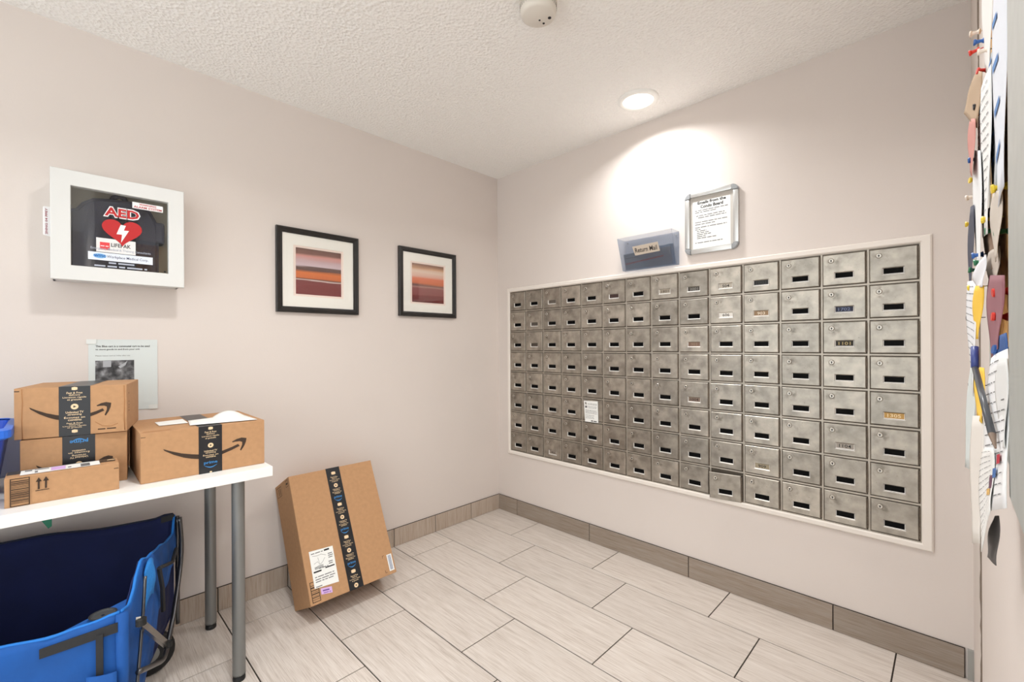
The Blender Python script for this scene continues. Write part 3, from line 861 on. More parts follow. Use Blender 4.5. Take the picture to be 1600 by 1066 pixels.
# heart
hp_ = []
for k in range(48):
    a = 2*math.pi*k/48
    hp_.append((-2.083+0.0575*math.sin(a)**3, 1.6265+0.0530*(13*math.cos(a)-5*math.cos(2*a)-2*math.cos(3*a)-math.cos(4*a))/15.5))
h1 = MB(); h1.poly([(p[0], p[1]) for p in hp_], YG-.0002); decal(h1, 'heart', M_RED)
b1 = MB(); b1.add([(p[0], YG-.0008, p[1]) for p in [(-2.088, 1.651), (-2.073, 1.650), (-2.079, 1.631), (-2.064, 1.632), (-2.087, 1.584), (-2.0845, 1.6145), (-2.100, 1.614)]], [(0, 1, 2, 5, 6), (2, 3, 4, 5)]); decal(b1, 'lightning_bolt', M_DECALW)
a0 = MB(); put_text(a0, 'AED', -2.137, -2.030, 1.6745, 1.7155, YG, 0.075); decal(a0, 'lettering_outline', M_DECALW)
a1 = MB(); put_text(a1, 'AED', -2.133, -2.034, 1.6785, 1.7115, YG-.0006, 0.03); decal(a1, 'lettering', M_RED)
lock_ = MB().box(GX1-0.014, GX1-0.008, YG-0.003, YG, GZ0+0.004, GZ0+0.009, 0.0008); decal(lock_, 'door_catch', M_INK)
# date tag standing out from the cabinet's left side
tg = MB().prism([(-2.2910+0.004*(1-math.cos(a)), 1.584+0.004*(1-math.sin(a))) for a in [math.pi/2*k/4 for k in range(5)]]+[(-2.262, 1.578), (-2.262, 1.686)]+[(-2.2910+0.004*(1-math.sin(a)), 1.681+0.004*math.cos(a)) for a in [math.pi/2*k/4 for k in range(5)]], -0.100, -0.0985).build('date_tag', M_DECALW, AED)
tt = MB(); put_text(tt, '2NNG 04 PPEY', -2.2855, -2.2795, 1.588, 1.679, -0.1006, .02, rot='ccw'); tt.build('lettering', mat('maroon_ink', (150, 44, 66), 0.6), tg)
# the case inside
bag = thing('defibrillator_case', 'dark navy soft case standing inside the white glass-door cabinet', 'case', (0, 0, 0))
BO = [(-2.230, 1.446), (-2.230, 1.690), (-2.208, 1.698), (-2.191, 1.724), (-2.161, 1.745), (-2.121, 1.751), (-2.046, 1.756), (-2.019, 1.748), (-1.994, 1.727), (-1.976, 1.69), (-1.969, 1.64), (-1.970, 1.446)]
MB().prism(BO, -0.100, -0.016, 0.012).build('bag_body', M_NAVYBAG, bag, smooth=True, sharp=60)
MB().tube([(-2.108, -0.058, 1.745), (-2.104, -0.058, 1.766), (-2.088, -0.058, 1.774), (-2.072, -0.058, 1.770), (-2.062, -0.058, 1.750)], 0.009, 8).build('carry_handle', M_NAVYBAG, bag, smooth=True)
MB().box(-1.988, -1.950, -0.092, -0.030, 1.604, 1.690, 0.010).build('side_pocket', M_NAVYBAG, bag)
MB().box(-2.228, -2.2205, -0.112, -0.04, 1.690, 1.704, 0.002).build('strap_loop', M_NAVYBAG, bag)

# ---------------------------------------------------------------- paper notice taped to the left wall
t = thing('paper_notice', 'white paper notice with a grey photograph taped up behind the boxes', 'notice', (0, 0, 0))
MB().grid(lambda u, v: (-2.174+0.209*u, -0.0015-0.004*max(0, 0.25-v)*u, 0.936+0.284*v), 6, 6).build('sheet', M_PAPER2, t, thick=0.0004)
pr = MB()
put_text(pr, 'This Blue cart is a communal cart to be used', -2.154, -1.990, 1.190, 1.1975, -0.0022, .02)
put_text(pr, 'to move goods to and from your unit', -2.154, -2.022, 1.177, 1.1845, -0.0022, .02)
pr.build('lettering', M_INK, t)
pr = MB(); put_text(pr, 'Please return cart to lobby after use', -2.154, -2.052, 1.153, 1.159, -0.0022, 0); pr.build('lettering', M_GREYINK, t)
pm = mat_mottle('photocopy', [(24, 24, 26), (70, 70, 72), (120, 120, 122), (190, 190, 194)], 34)
ph = MB().rect(-2.155, -2.0395, 1.040, 1.138, -0.0022).build('photograph', pm, t)
MB().rect(-2.133, -2.109, 1.112, 1.137, -0.0026).build('bright_panel', mat('photo_light', (176, 178, 182), 0.8), ph)
MB().poly([(-2.088, 1.113), (-2.068, 1.128), (-2.060, 1.136), (-2.066, 1.118), (-2.082, 1.106)], -0.0026).build('bright_panel', mat('photo_light', (176, 178, 182), 0.8), ph)
for (xa, za) in ((-2.172, 1.207), (-1.986, 0.938)):
    MB().rect(xa-0.008, xa+0.02, za-0.004, za+0.014, -0.0042).build('tape_piece', mat('clear_tape', (226, 228, 224), 0.25), t)

# ---------------------------------------------------------------- side table
tb = thing('side_table', 'white-topped side table on round grey steel legs', 'table', (0, 0, 0))
TZ = 0.754
MB().box(-3.16, -1.7105, -0.602, -0.045, TZ-0.034, TZ, 0.0015).build('tabletop', M_TABLE, tb)
for lx, ly in ((-1.8065, -0.541), (-1.8065, -0.122), (-3.06, -0.541), (-3.06, -0.122)):
    lg_ = MB().lathe([(0.0205, 0.022), (0.0205, TZ-0.034)], (lx, ly, 0), n=28).build('leg', M_STEEL, tb, smooth=True, sharp=50)
    MB().lathe([(0.0185, 0.0), (0.020, 0.003), (0.020, 0.012), (0.015, 0.017), (0.0205, 0.020), (0.0205, 0.026)], (lx, ly, 0), n=24).build('foot', M_RUBBER, lg_, smooth=True, sharp=50)
    MB().lathe([(0.034, TZ-0.038), (0.034, TZ-0.034)], (lx, ly, 0), n=24).build('mounting_plate', M_STEEL, lg_)
gs = MB().add([(-2.306, -0.30, TZ-0.034), (-2.272, -0.30, TZ-0.034), (-2.272, -0.297, TZ-0.138), (-2.280, -0.297, TZ-0.144), (-2.296, -0.30, TZ-0.112)], [(0, 1, 2, 3, 4)]).build('ribbon_scrap', mat('green_ribbon', (60, 140, 110), 0.7), None, thick=0.001)
tag(gs, 'small green ribbon scrap hanging under the white tabletop', 'ribbon')

# ---------------------------------------------------------------- cardboard boxes (local origin: front lower left corner)
SM_UP = [(-2.017, 0.857), (-1.995, 0.846), (-1.969, 0.835), (-1.941, 0.827), (-1.92, 0.8225), (-1.884, 0.8205), (-1.851, 0.824), (-1.823, 0.832), (-1.803, 0.840)]
SM_LO = [(-1.798, 0.832), (-1.824, 0.821), (-1.851, 0.812), (-1.884, 0.806), (-1.92, 0.807), (-1.941, 0.812), (-1.963, 0.820), (-1.99, 0.834), (-2.014, 0.851)]
SM_AR = [(-1.822, 0.851), (-1.808, 0.858), (-1.792, 0.861), (-1.776, 0.857), (-1.778, 0.844), (-1.784, 0.829), (-1.794, 0.814), (-1.797, 0.818), (-1.790, 0.835), (-1.790, 0.845), (-1.798, 0.849), (-1.811, 0.849), (-1.820, 0.848)]
def smile(mb, x0, x1, zmid, zs, y, flip=False):
    """curved arrow fitted from x0 to x1; zs = vertical scale"""
    def tr(p):
        u = (p[0]+2.017)/(2.017-1.776)
        z = (p[1]-0.835)*zs
        if flip: z = -z; u = 1-u
        return (x0+(x1-x0)*u, y, zmid+z)
    n = len(SM_UP)
    vs = [tr(p) for p in SM_UP]+[tr(p) for p in reversed(SM_LO)]
    fs = [(i, i+1, n+i+1, n+i) for i in range(n-1)]
    mb.add(vs, fs)
    av = [tr(p) for p in SM_AR]
    mb.add(av, [(0, 1, 11, 12), (1, 2, 10, 11), (2, 3, 9, 10), (3, 4, 8, 9), (4, 5, 8), (5, 6, 7, 8)])

def tape_prints(tape, xc, hw, items, y, flip=False):
    """items: (kind, z centre, height)"""
    s = -1 if flip else 1
    def T(mb, txt, z0, z1, half, bold=0.01):
        q = MB(); put_text(q, txt, -half, half, z0, z1, 0, bold)
        mb.add([(xc+s*v[0], y, v[2] if not flip else (z0+z1)-v[2]) for v in q.v], q.f)
    for kind, z, h in items:
        mb = MB()
        if kind == 'box':
            mb.add([(xc+a*h, y, z+b*h*s) for a, b in [(-.55, .30), (-.03, .42), (-.03, -.42), (-.55, -.32), (-.22, -.10), (-.22, .05)]], [(0, 1, 5), (0, 5, 4, 3), (1, 2, 4, 5), (2, 3, 4)])
            mb.add([(xc+a*h, y, z+b*h*s) for a, b in [(-.03, .42), (.55, .30), (.55, -.32), (-.03, -.42), (.10, -.02), (.10, .12)]], [(0, 1, 2, 3)])
            mb.build('box_icon', M_CREAM, tape)
        elif kind == 'play':
            r = h/2
            mb.poly([(xc+r*math.cos(2*math.pi*k/24), z+r*math.sin(2*math.pi*k/24)) for k in range(24)], y)
            mb.build('play_icon', M_CREAM, tape)
            MB().poly([(xc-s*r*.32, z-r*.42), (xc+s*r*.50, z), (xc-s*r*.32, z+r*.42)], y-.0004).build('play_triangle', M_TAPE, tape)
        elif kind == 'prime':
            T(mb, 'prime', z-h*.05, z+h*.5, hw*.58, 0.02)
            n = 12
            pu = [(xc+hw*.55*(-1+2*k/n), z+s*(-h*.12-h*.28*math.sin(math.pi*k/n))) for k in range(n+1)]
            pd = [(xc+hw*.55*(-1+2*k/n), z+s*(-h*.16-h*.40*math.sin(math.pi*k/n))) for k in range(n+1)]
            mb.add([(p[0], y, p[1]) for p in pu+pd], [(k, k+1, n+2+k, n+1+k) for k in range(n)])
            mb.build('blue_lettering', M_TBLUE, tape)
        else:
            words = {'fast': (('Fast & Free', .28, .5, .50), ('delivery', .02, .24, .36), ('Livraison rapide', -.24, -.02, .74), ('et gratuite', -.5, -.28, .46)),
                     'watch': (('Unlimited TV', .28, .5, .56), ('streaming', .02, .24, .44), ('Écoutez en', -.24, -.02, .66), ('continu', -.5, -.28, .42))}[kind]
            for txt, a, b, wd in words:
                T(mb, txt, z+h*(a if not flip else -b), z+h*(b if not flip else -a), hw*wd)
            mb.build('cream_lettering', M_CREAM, tape)

def carton(label, loc, rotz, w, d, h, seam, rot=None):
    t = thing('cardboard_box', label, 'cardboard box', loc, rotz, 'cardboard delivery boxes')
    if rot: t.rotation_euler = rot
    MB().box(0, w, 0.0025, d, 0, h, 0.002).build('carton', M_CARD, t)
    if seam:
        MB().box(0.0008, seam-0.0006, 0, 0.0028, 0.0008, h-0.0008, 0.0007).build('flap', M_CARD, t)
        MB().box(seam+0.0006, w-0.0008, 0, 0.0028, 0.0008, h-0.0008, 0.0007).build('flap', M_CARD, t)
    return t
def tape_strip(t, x0, x1, z0, z1, y, top=None, bottom=None):
    """tape up the front, folded back over the top (to depth top) or under the bottom"""
    mb = MB()
    pts = []
    if bottom: pts += [(bottom, z0-0.0006), (0.004, z0-0.0006)]
    pts += [(y, z0-(0.0006 if bottom else 0)), (y, z1+(0.0006 if top else 0))]
    if top: pts += [(0.004, z1+0.0006), (top, z1+0.0006)]
    vs = []; fs = []
    for (yy, zz) in pts: vs += [(x0, yy, zz), (x1, yy, zz)]
    fs = [(2*i, 2*i+1, 2*i+3, 2*i+2) for i in range(len(pts)-1)]
    return mb.add(vs, fs).build('packing_tape', M_TAPE, t)

# wide box at the right end of the table
W, D, H = 0.3585, 0.345, 0.1615
t = carton('widest cardboard box on the table, curved arrow print, papers on its lid', (-2.0745, -0.530, TZ), 0, W, D, H, 0.188)
mb = MB(); smile(mb, 0.0575, 0.2985, 0.081, 1.0, -0.0006); mb.build('arrow_print', M_CARDINK, t)
tp = tape_strip(t, 0.1535, 0.222, 0, H, -0.0009, top=D)
tape_prints(tp, 0.188, 0.034, [('box', 0.154, 0.012), ('fast', 0.1305, 0.028), ('play', 0.095, 0.0165), ('watch', 0.066, 0.026), ('prime', 0.030, 0.022), ('box', 0.003, 0.006)], -0.0015)
mb = MB(); mb.rect(0.001, 0.013, H-0.0145, H-0.0128, -0.0006); mb.build('printed_mark', M_CARDINK, t)
mb = MB(); mb.add([(0.004, 0.008, H+0.0005), (0.075, 0.008, H+0.0005), (0.085, 0.03, H+0.0005), (0.012, 0.03, H+0.0005)], [(0, 1, 2, 3)]); mb.build('hand_hole_print', M_CARDIN, t)
# papers lying on it
s1 = MB().grid(lambda u, v: (-2.012+0.082*u, -0.410+0.10*v, TZ+H+0.0022+0.002*u*v), 4, 4).build('paper_slip', M_PAPER, None, thick=0.0004)
tag(s1, 'small white paper slip on the wide box, left of the larger sheet', 'paper')
def sheetf(u, v):
    A_, B_, C_, D_ = Vector((-1.938, -0.486)), Vector((-1.738, -0.522)), Vector((-1.742, -0.325)), Vector((-1.922, -0.362))
    p = (A_*(1-u)+B_*u)*(1-v)+(D_*(1-u)+C_*u)*v
    lift = 0.020*max(0, 1-((u-0.72)**2*12+(v-1)**2*3))
    return (p.x, p.y, TZ+H+0.0035+lift)
s2 = MB().grid(sheetf, 16, 10).build('paper_sheet', M_PAPER, None, thick=0.0004, smooth=True)
tag(s2, 'large white sheet with a lifted edge lying on the wide box', 'paper')

# two stacked boxes at the left
W, D, H = 0.240, 0.200, 0.1605
t = carton('shaded cardboard box underneath the top box of the stack', (-2.3365, -0.405, TZ), -0.10, W, D, H, 0.128)
mb = MB(); smile(mb, 0.033, 0.205, 0.062, 1.0, -0.0006); mb.build('arrow_print', M_CARDINK, t)
tp = tape_strip(t, 0.089, 0.163, 0, H, -0.0009, top=D)
tape_prints(tp, 0.126, 0.036, [('prime', 0.138, 0.026), ('watch', 0.104, 0.026), ('play', 0.072, 0.017), ('fast', 0.038, 0.028)], -0.0015, flip=True)
W, D, H = 0.2545, 0.268, 0.1525
t = carton('crumpled-edged cardboard box on top of the stack, black tape down its middle', (-2.3485, -0.392, TZ+0.1625), -0.2059, W, D, H, 0.1315)
mb = MB(); smile(mb, 0.032, 0.2165, 0.0745, 0.93, -0.0006); mb.build('arrow_print', M_CARDINK, t)
tp = tape_strip(t, 0.0955, 0.167, 0, H, -0.0009, top=D)
tape_prints(tp, 0.131, 0.036, [('box', 0.146, 0.012), ('fast', 0.122, 0.028), ('play', 0.090, 0.0175), ('watch', 0.061, 0.030), ('fast', 0.032, 0.018), ('box', 0.014, 0.012)], -0.0015)
mb = MB()
mb.tube([(0.018, -0.0002, 0.002), (0.0165, -0.0004, 0.06), (0.018, -0.0002, 0.11), (0.0165, -0.0003, 0.150)], 0.0011, 5)
mb.tube([(0.2495, -0.0002, 0.004), (0.2475, -0.0006, 0.05), (0.2488, -0.0002, 0.10), (0.2478, -0.0006, 0.149)], 0.0014, 5)
mb.tube([(0.178, -0.0003, 0.038), (0.195, -0.0005, 0.024), (0.215, -0.0005, 0.021), (0.232, -0.0003, 0.028)], 0.0007, 5)
mb.build('crease', M_CARDIN, t, smooth=True)
mb = MB(); mb.rect(0.001, 0.012, H-0.010, H-0.0075, -0.0006); greek(mb, 0.184, 0.232, 0.012, 0.006, -0.0006, 12); mb.build('printed_mark', M_CARDINK, t)
sp = MB()
for k, (yy, zz) in enumerate([(0.03, 0.12), (0.035, 0.092), (0.035, 0.080), (0.035, 0.072), (0.035, 0.062)]):
    sp.add([(W+0.0006, yy, zz), (W+0.0006, yy+0.010, zz), (W+0.0006, yy+0.010, zz+0.003), (W+0.0006, yy, zz+0.003)], [(0, 1, 2, 3)])
sp.build('side_print', M_CARDINK, t)

# small flat box in front
W, D, H = 0.2345, 0.089, 0.0815
t = carton('small flat cardboard box at the front, twin up-arrows and a barcode block', (-2.3600, -0.537, TZ), -0.006, W, D, H, 0)
mb = MB()
ring(mb, (0.0105, 0.0475, 0.002, 0.0785), (0.0125, 0.0455, 0.004, 0.0765), -0.0006, -0.0004, 0.00005)
rnd = random.Random(3)
z = 0.010
while z < 0.070:
    hh = rnd.choice((0.0007, 0.0012, 0.0018, 0.0025))
    mb.rect(0.0128, 0.0452, z, z+hh, -0.0006)
    z += hh+rnd.uniform(0.0012, 0.0030)
mb.build('barcode_print', M_CARDINK, t)
mb = MB()
for xx in (0.0645, 0.0785):
    mb.rect(xx-0.0019, xx+0.0019, 0.040, 0.064, -0.0006)
    mb.poly([(xx-0.0060, 0.061), (xx+0.0060, 0.061), (xx, 0.073)], -0.0006)
mb.rect(0.058, 0.085, 0.0355, 0.0375, -0.0006)
mb.build('arrows_print', M_CARDINK, t)
mb = MB(); mb.rect(0.222, W-0.0015, H-0.0165, H-0.0145, -0.0006); mb.build('printed_mark', M_CARDINK, t)
def toprect(mb, x0, x1, y0, y1, e=0.0006): mb.add([(x0, y0, H+e), (x1, y0, H+e), (x1, y1, H+e), (x0, y1, H+e)], [(0, 1, 2, 3)])
mb = MB(); toprect(mb, 0.002, 0.228, 0.040, 0.086); tp = mb.build('packing_tape', M_TAPE, t)
mb = MB(); toprect(mb, 0.210, 0.228, 0.060, 0.070, .001); mb.build('cream_lettering', M_CREAM, tp)
mb = MB(); toprect(mb, 0.028, 0.192, 0.014, 0.076, .0012); lb = mb.build('shipping_label', M_PAPER, t)
mb = MB(); toprect(mb, 0.088, 0.118, 0.022, 0.070, .0016); mb.build('purple_patch', M_PURPLE, lb)
mb = MB(); toprect(mb, 0.036, 0.050, 0.055, 0.070, .0016); toprect(mb, 0.055, 0.084, 0.058, 0.068, .0016); toprect(mb, 0.150, 0.170, 0.02, 0.062, .0016); toprect(mb, 0.123, 0.130, 0.03, 0.045, .0016); toprect(mb, 0.056, 0.062, 0.025, 0.045, .0016)
mb.build('label_print', M_GREYINK, lb)

# leaning box on the floor
W, H, D = 0.4076, 0.5584, 0.2017
al = 0.4713
# back lower edge on the floor; front face leans away 27 degrees
t = carton('large cardboard box on the floor leaning back against the wall', (0, 0, 0), 0, W, D, H, 0.2035)
upd = Vector((0, math.sin(al), math.cos(al))); nn = Vector((0, -math.cos(al), math.sin(al)))
org = Vector((-1.5150, -0.2585, 0.001)) + nn*D
t.location = org
t.rotation_euler = (-al, 0, 0)
tp = tape_strip(t, 0.170, 0.237, 0, H, -0.0009, top=0.08, bottom=0.08)
its = []
z = 0.532
while z > -0.01:
    its.append(('box', z, 0.018))
    its.append(('fast', z-0.030, 0.028))
    its.append(('play', z-0.0605, 0.019))
    its.append(('watch', z-0.0885, 0.026))
    its.append(('prime', z-0.122, 0.024))
    z -= 0.1525
its = [i for i in its if i[1]-i[2]/2 > 0.001]
tape_prints(tp, 0.2035, 0.033, its, -0.0015)
lab = MB().add([(0.029, -0.0012, 0.214), (0.134, -0.0012, 0.209), (0.132, -0.0012, 0.055), (0.027, -0.0012, 0.062)], [(0, 1, 2, 3)]).build('shipping_label', M_PAPER, t)
mb = MB()
mb.rect(0.093, 0.116, 0.198, 0.205, -0.0018); mb.rect(0.034, 0.068, 0.122, 0.128, -0.0018); mb.rect(0.086, 0.127, 0.127, 0.132, -0.0018)
mb.build('label_print', M_INK, lab)
mb = MB()
for q, (xa, xb, zz) in enumerate([(0.036, 0.088, 0.203), (0.107, 0.128, 0.185), (0.107, 0.128, 0.177), (0.107, 0.128, 0.169), (0.104, 0.127, 0.152), (0.104, 0.127, 0.144), (0.06, 0.10, 0.137), (0.036, 0.120, 0.106), (0.036, 0.122, 0.096), (0.036, 0.118, 0.087), (0.034, 0.060, 0.068)]):
    mb = MB(); greek(mb, xa, xb, zz-0.004, 0.0062, -0.0018, 60+q)
    mb.build('print_line', M_GREYINK, lab)
mb = MB()
for path in ([(0.040, 0.192), (0.060, 0.188), (0.078, 0.190), (0.098, 0.180)], [(0.042, 0.158), (0.058, 0.164), (0.066, 0.150), (0.062, 0.180)], [(0.066, 0.150), (0.078, 0.156), (0.092, 0.172)], [(0.044, 0.140), (0.060, 0.147), (0.080, 0.146)]):
    mb.tube([(p[0], -0.0016, p[1]) for p in path], 0.0006, 4)
mb.build('pen_scribble', M_GREYINK, lab)
mb = MB()
for q in range(16):
    mb.rect(0.042+q*0.0024, 0.0432+q*0.0024, 0.134, 0.145, -0.0018)
mb.build('barcode', M_GREYINK, lab)
pu = MB().add([(0.051, -0.0011, 0.055), (0.098, -0.0011, 0.048), (0.097, -0.0011, 0.023), (0.050, -0.0011, 0.031)], [(0, 1, 2, 3)]).build('purple_sticker', M_PURPLE, t)
mb = MB(); greek(mb, 0.058, 0.086, 0.041, 0.010, -0.0016, 5, slope=-.12); greek(mb, 0.060, 0.092, 0.033, 0.005, -0.0016, 6, slope=-.12); mb.build('handwriting', mat('violet_ink', (112, 80, 150), 0.7), pu)
mb = MB()
ring(mb, (0.010, 0.045, 0.010, 0.092), (0.0125, 0.0425, 0.0125, 0.0895), -0.0006, -0.0004, 0.00005)
for zz, hh in ((0.020, 0.0015), (0.028, 0.003), (0.034, 0.001), (0.041, 0.004), (0.049, 0.0015), (0.056, 0.003), (0.066, 0.005), (0.076, 0.002)):
    mb.rect(0.0125, 0.0425, zz, zz+hh, -0.0006)
mb.build('barcode_print', M_CARDINK, t)
bl_ = MB().rect(0.374, 0.3995, 0.0145, 0.089, -0.0011).build('barcode_label', M_PAPER, t)
mb = MB()
for q in range(22):
    mb.rect(0.3785, 0.3945, 0.020+q*0.003, 0.0216+q*0.003, -0.0016)
mb.build('barcode', mat('blue_grey_ink', (112, 124, 156), 0.7), bl_)
mb = MB()
for zz, s in ((0.091, -1), (0.0135, 1)):
    mb.rect(0.352, 0.3535, min(zz, zz+s*0.012), max(zz, zz+s*0.012), -0.0006)
    mb.rect(0.352, 0.362, min(zz, zz+s*0.0015), max(zz, zz+s*0.0015), -0.0006)
mb.build('corner_marks', M_CARDINK, t)
sp = MB()
def siderect(y0, y1, z0, z1): sp.add([(-0.0006, y0, z0), (-0.0006, y1, z0), (-0.0006, y1, z1), (-0.0006, y0, z1)], [(0, 1, 2, 3)])
for (ya, yb, za, zb) in ((0.118, 0.182, 0.500, 0.545), (0.018, 0.052, 0.520, 0.550)):
    siderect(ya, yb, za, za+0.002); siderect(ya, yb, zb-0.002, zb); siderect(ya, ya+0.002, za, zb); siderect(yb-0.002, yb, za, zb)
siderect(0.130, 0.136, 0.506, 0.536); siderect(0.150, 0.156, 0.506, 0.536); siderect(0.024, 0.046, 0.530, 0.538)
sp.build('side_print', M_CARDINK, t)

# ---------------------------------------------------------------- blue bin and grey mailer behind the boxes
bn = thing('recycling_bin', 'blue plastic bin at the far left end of the table', 'bin', (-2.585, -0.34, TZ))
def tub(z, k): return k
mb = MB()
def rrect(hx, hy, r, z, n=5):
    pts = []
    for cx, cy, a0 in ((hx-r, hy-r, 0), (-hx+r, hy-r, 90), (-hx+r, -hy+r, 180), (hx-r, -hy+r, 270)):
        for k in range(n+1):
            a = math.radians(a0+90*k/n)
            pts.append((cx+r*math.cos(a), cy+r*math.sin(a), z))
    return pts
rings = [rrect(0.196, 0.126, 0.03, 0.001), rrect(0.224, 0.148, 0.03, 0.195), rrect(0.224, 0.148, 0.03, 0.205), rrect(0.218, 0.142, 0.028, 0.205), rrect(0.190, 0.120, 0.026, 0.005)]
n = len(rings[0])
vs = [p for r in rings for p in r]
fs = [(L*n+k, L*n+(k+1) % n, (L+1)*n+(k+1) % n, (L+1)*n+k) for L in range(4) for k in range(n)]
fs += [tuple(reversed(range(n))), tuple(range(4*n, 5*n))]
mb.add(vs, fs).build('tub', M_BLUEPL, bn)
mb = MB()
rings = [rrect(0.226, 0.150, 0.032, 0.180), rrect(0.236, 0.160, 0.034, 0.186), rrect(0.236, 0.160, 0.034, 0.206), rrect(0.222, 0.146, 0.030, 0.210)]
mb.add([p for r in rings for p in r], [(L*n+k, L*n+(k+1) % n, (L+1)*n+(k+1) % n, (L+1)*n+k) for L in range(3) for k in range(n)]).build('rim', mat('lit_blue_plastic', (44, 110, 220), 0.4), bn, thick=0.002)  # same plastic, lightened to paint the light on the rim
pb = MB().grid(lambda u, v: (-2.425+0.110*u-0.006*v, -0.125+0.010*math.sin(v*3)+0.03*v, TZ+0.004+0.16*v), 4, 6).build('poly_mailer', mat('grey_poly', (168, 174, 190), 0.4), None, thick=0.012, smooth=True, sub=1)
tag(pb, 'grey poly mailer propped between the blue bin and the stacked boxes', 'mailer')
# ---------------------------------------------------------------- blue folding wagon under the table
wg = thing('folding_wagon', 'bright blue canvas folding wagon with shade coloured navy into its inside, under the table', 'wagon', (0, 0, 0))
BRc, FRc = Vector((-1.95, -0.24)), Vector((-2.145, -0.80))
ed = (FRc-BRc).normalized(); fd = Vector((-0.966, 0.259)).normalized()
en = Vector((-ed.y, ed.x)); en = en if en.x > 0 else -en         # outward from the right-hand end
fn = Vector((fd.y, -fd.x)); fn = fn if fn.y < 0 else -fn         # outward from the front
LE, LF = 0.593, 0.80
def interp(tab, x):
    if x <= tab[0][0]: return tab[0][1]
    for (a, b), (c, d) in zip(tab, tab[1:]):
        if x <= c:
            k = (x-a)/(c-a); k = k*k*(3-2*k)
            return b+(d-b)*k
    return tab[-1][1]
END_RIM = [(0, .548), (.03, .487), (.12, .493), (.23, .517), (.35, .535), (.425, .556), (.465, .535), (.50, .498), (.535, .482), (.60, .495)]
FRT_RIM = [(0, .495), (.06, .482), (.14, .472), (.22, .477), (.5, .49), (.8, .53)]
BCK_RIM = [(0, .552), (.035, .552), (.06, .542), (.2, .538), (.35, .548), (.46, .543), (.8, .55)]
ZB = 0.185
def P_end(s, z, o=0.0):
    p = BRc+ed*s+en*o; return (p.x, p.y, z)
def P_frt(t_, z, o=0.0):
    p = FRc+fd*t_+fn*o; return (p.x, p.y, z)
def P_bck(t_, z, o=0.0):
    p = BRc+fd*t_-fn*o; return (p.x, p.y, z)
def P_lft(s, z, o=0.0):
    p = BRc+fd*LF+ed*s-en*o; return (p.x, p.y, z)
def panel(Pf, L, rim, name, m, o0, bulge, lo=None, thick=0.003):
    def f(u, v):
        s = u*L
        zr = interp(rim, s)
        zb = ZB if lo is None else interp(lo, s)
        z = zb+(zr-zb)*v
        return Pf(s, z, o0+bulge*math.sin(math.pi*u)*math.sin(math.pi*min(1, v*1.0))+0.002*math.sin(u*37+v*5))
    return MB().grid(f, 36, 14).build(name, m, wg, thick=thick, smooth=True)
END_LO = [(0, .40), (.05, .375), (.15, .345), (.27, .31), (.33, .21), (.40, ZB), (.6, ZB)]
panel(P_end, LE, END_RIM, 'end_panel', M_BLUE, 0.006, 0.012, END_LO)
panel(P_end, LE, [(a, b-.004) for a, b in END_RIM], 'end_shaded_inside', M_BLUE_SHADE, -0.004, 0.0)  # inner sheets carry the wagon's painted shade
panel(P_frt, LF, FRT_RIM, 'front_panel', M_BLUE, 0.006, 0.014)
panel(P_frt, LF, [(a, b-.004) for a, b in FRT_RIM], 'front_shaded_inside', M_BLUE_SHADE, -0.004, 0.0)
panel(P_bck, LF, BCK_RIM, 'back_panel', M_BLUE, 0.006, 0.0)
panel(P_bck, LF, [(a, b-.001) for a, b in BCK_RIM], 'back_shaded_inside', M_BLUE_SHADE, -0.003, -0.006)
panel(P_lft, LE, [(0, .55), (.3, .53), (.6, .53)], 'end_panel', M_BLUE, 0.006, 0.008)
panel(P_lft, LE, [(0, .548), (.3, .528), (.6, .528)], 'end_shaded_inside', M_BLUE_SHADE, -0.003, 0.0)
def flr(u, v):
    p = BRc+ed*(LE*u)+fd*(LF*v); return (p.x, p.y, ZB)
MB().grid(flr, 2, 2).build('floor_panel', M_BLUE_SHADE, wg, thick=0.006)
# bound edges
for Pf, L, rim, o in ((P_end, LE, END_RIM, 0.003), (P_frt, LF, FRT_RIM, 0.003)):
    MB().tube([Pf(L*k/40, interp(rim, L*k/40), o) for k in range(41)], 0.0042, 6).build('piping', mat('light_blue_piping', (20, 112, 196), 0.7), wg, smooth=True)
MB().tube([P_bck(LF*k/30, interp(BCK_RIM, LF*k/30), 0.0) for k in range(31)], 0.0045, 6).build('piping', mat('navy_piping', (10, 18, 46), 0.8), wg, smooth=True)
# black webbing and corner tabs
M_WEB = mat('black_webbing', (34, 34, 36), 0.75, bump=(900, 0.2))
MB().grid(lambda u, v: P_frt(0.002+0.146*u, (.449-.018*u)+(.025-.002*u)*v, 0.013), 6, 1).build('corner_band', M_WEB, wg, thick=0.003)
MB().grid(lambda u, v: P_frt(0.030+0.014*u, .345+.11*v, 0.0165), 1, 4).build('strap', M_WEB, wg, thick=0.003)
MB().grid(lambda u, v: P_frt(0.002+0.058*u, .20+.155*v+0.006*u, 0.026+0.006*math.sin(math.pi*u)), 6, 4).build('side_pocket', M_BLUE, wg, thick=0.004, smooth=True)
MB().grid(lambda u, v: P_bck(-0.004+0.040*u, .532+.022*v-0.006*u, -0.005), 2, 1).build('corner_band', M_WEB, wg, thick=0.004)
MB().tube([P_end(0.345, .492, 0.03), P_end(0.325, .42, 0.034), P_end(0.27, .32, 0.024)], 0.007, 6).build('strap', M_WEB, wg)
MB().tube([P_end(0.345, .492, 0.03), P_end(0.20, .447, 0.036), P_end(0.06, .44, 0.02)], 0.006, 6).build('strap', M_WEB, wg)
MB().grid(lambda u, v: P_end(0.35+0.09*u, (.43+.115*v)-0.02*(2*u-1)**2, 0.016+0.014*math.sin(math.pi*u)*math.sin(math.pi*v)), 8, 8).build('corner_patch', mat('light_blue_fabric', (34, 126, 206), 0.8, bump=(200, 0.5)), wg, thick=0.003, smooth=True)
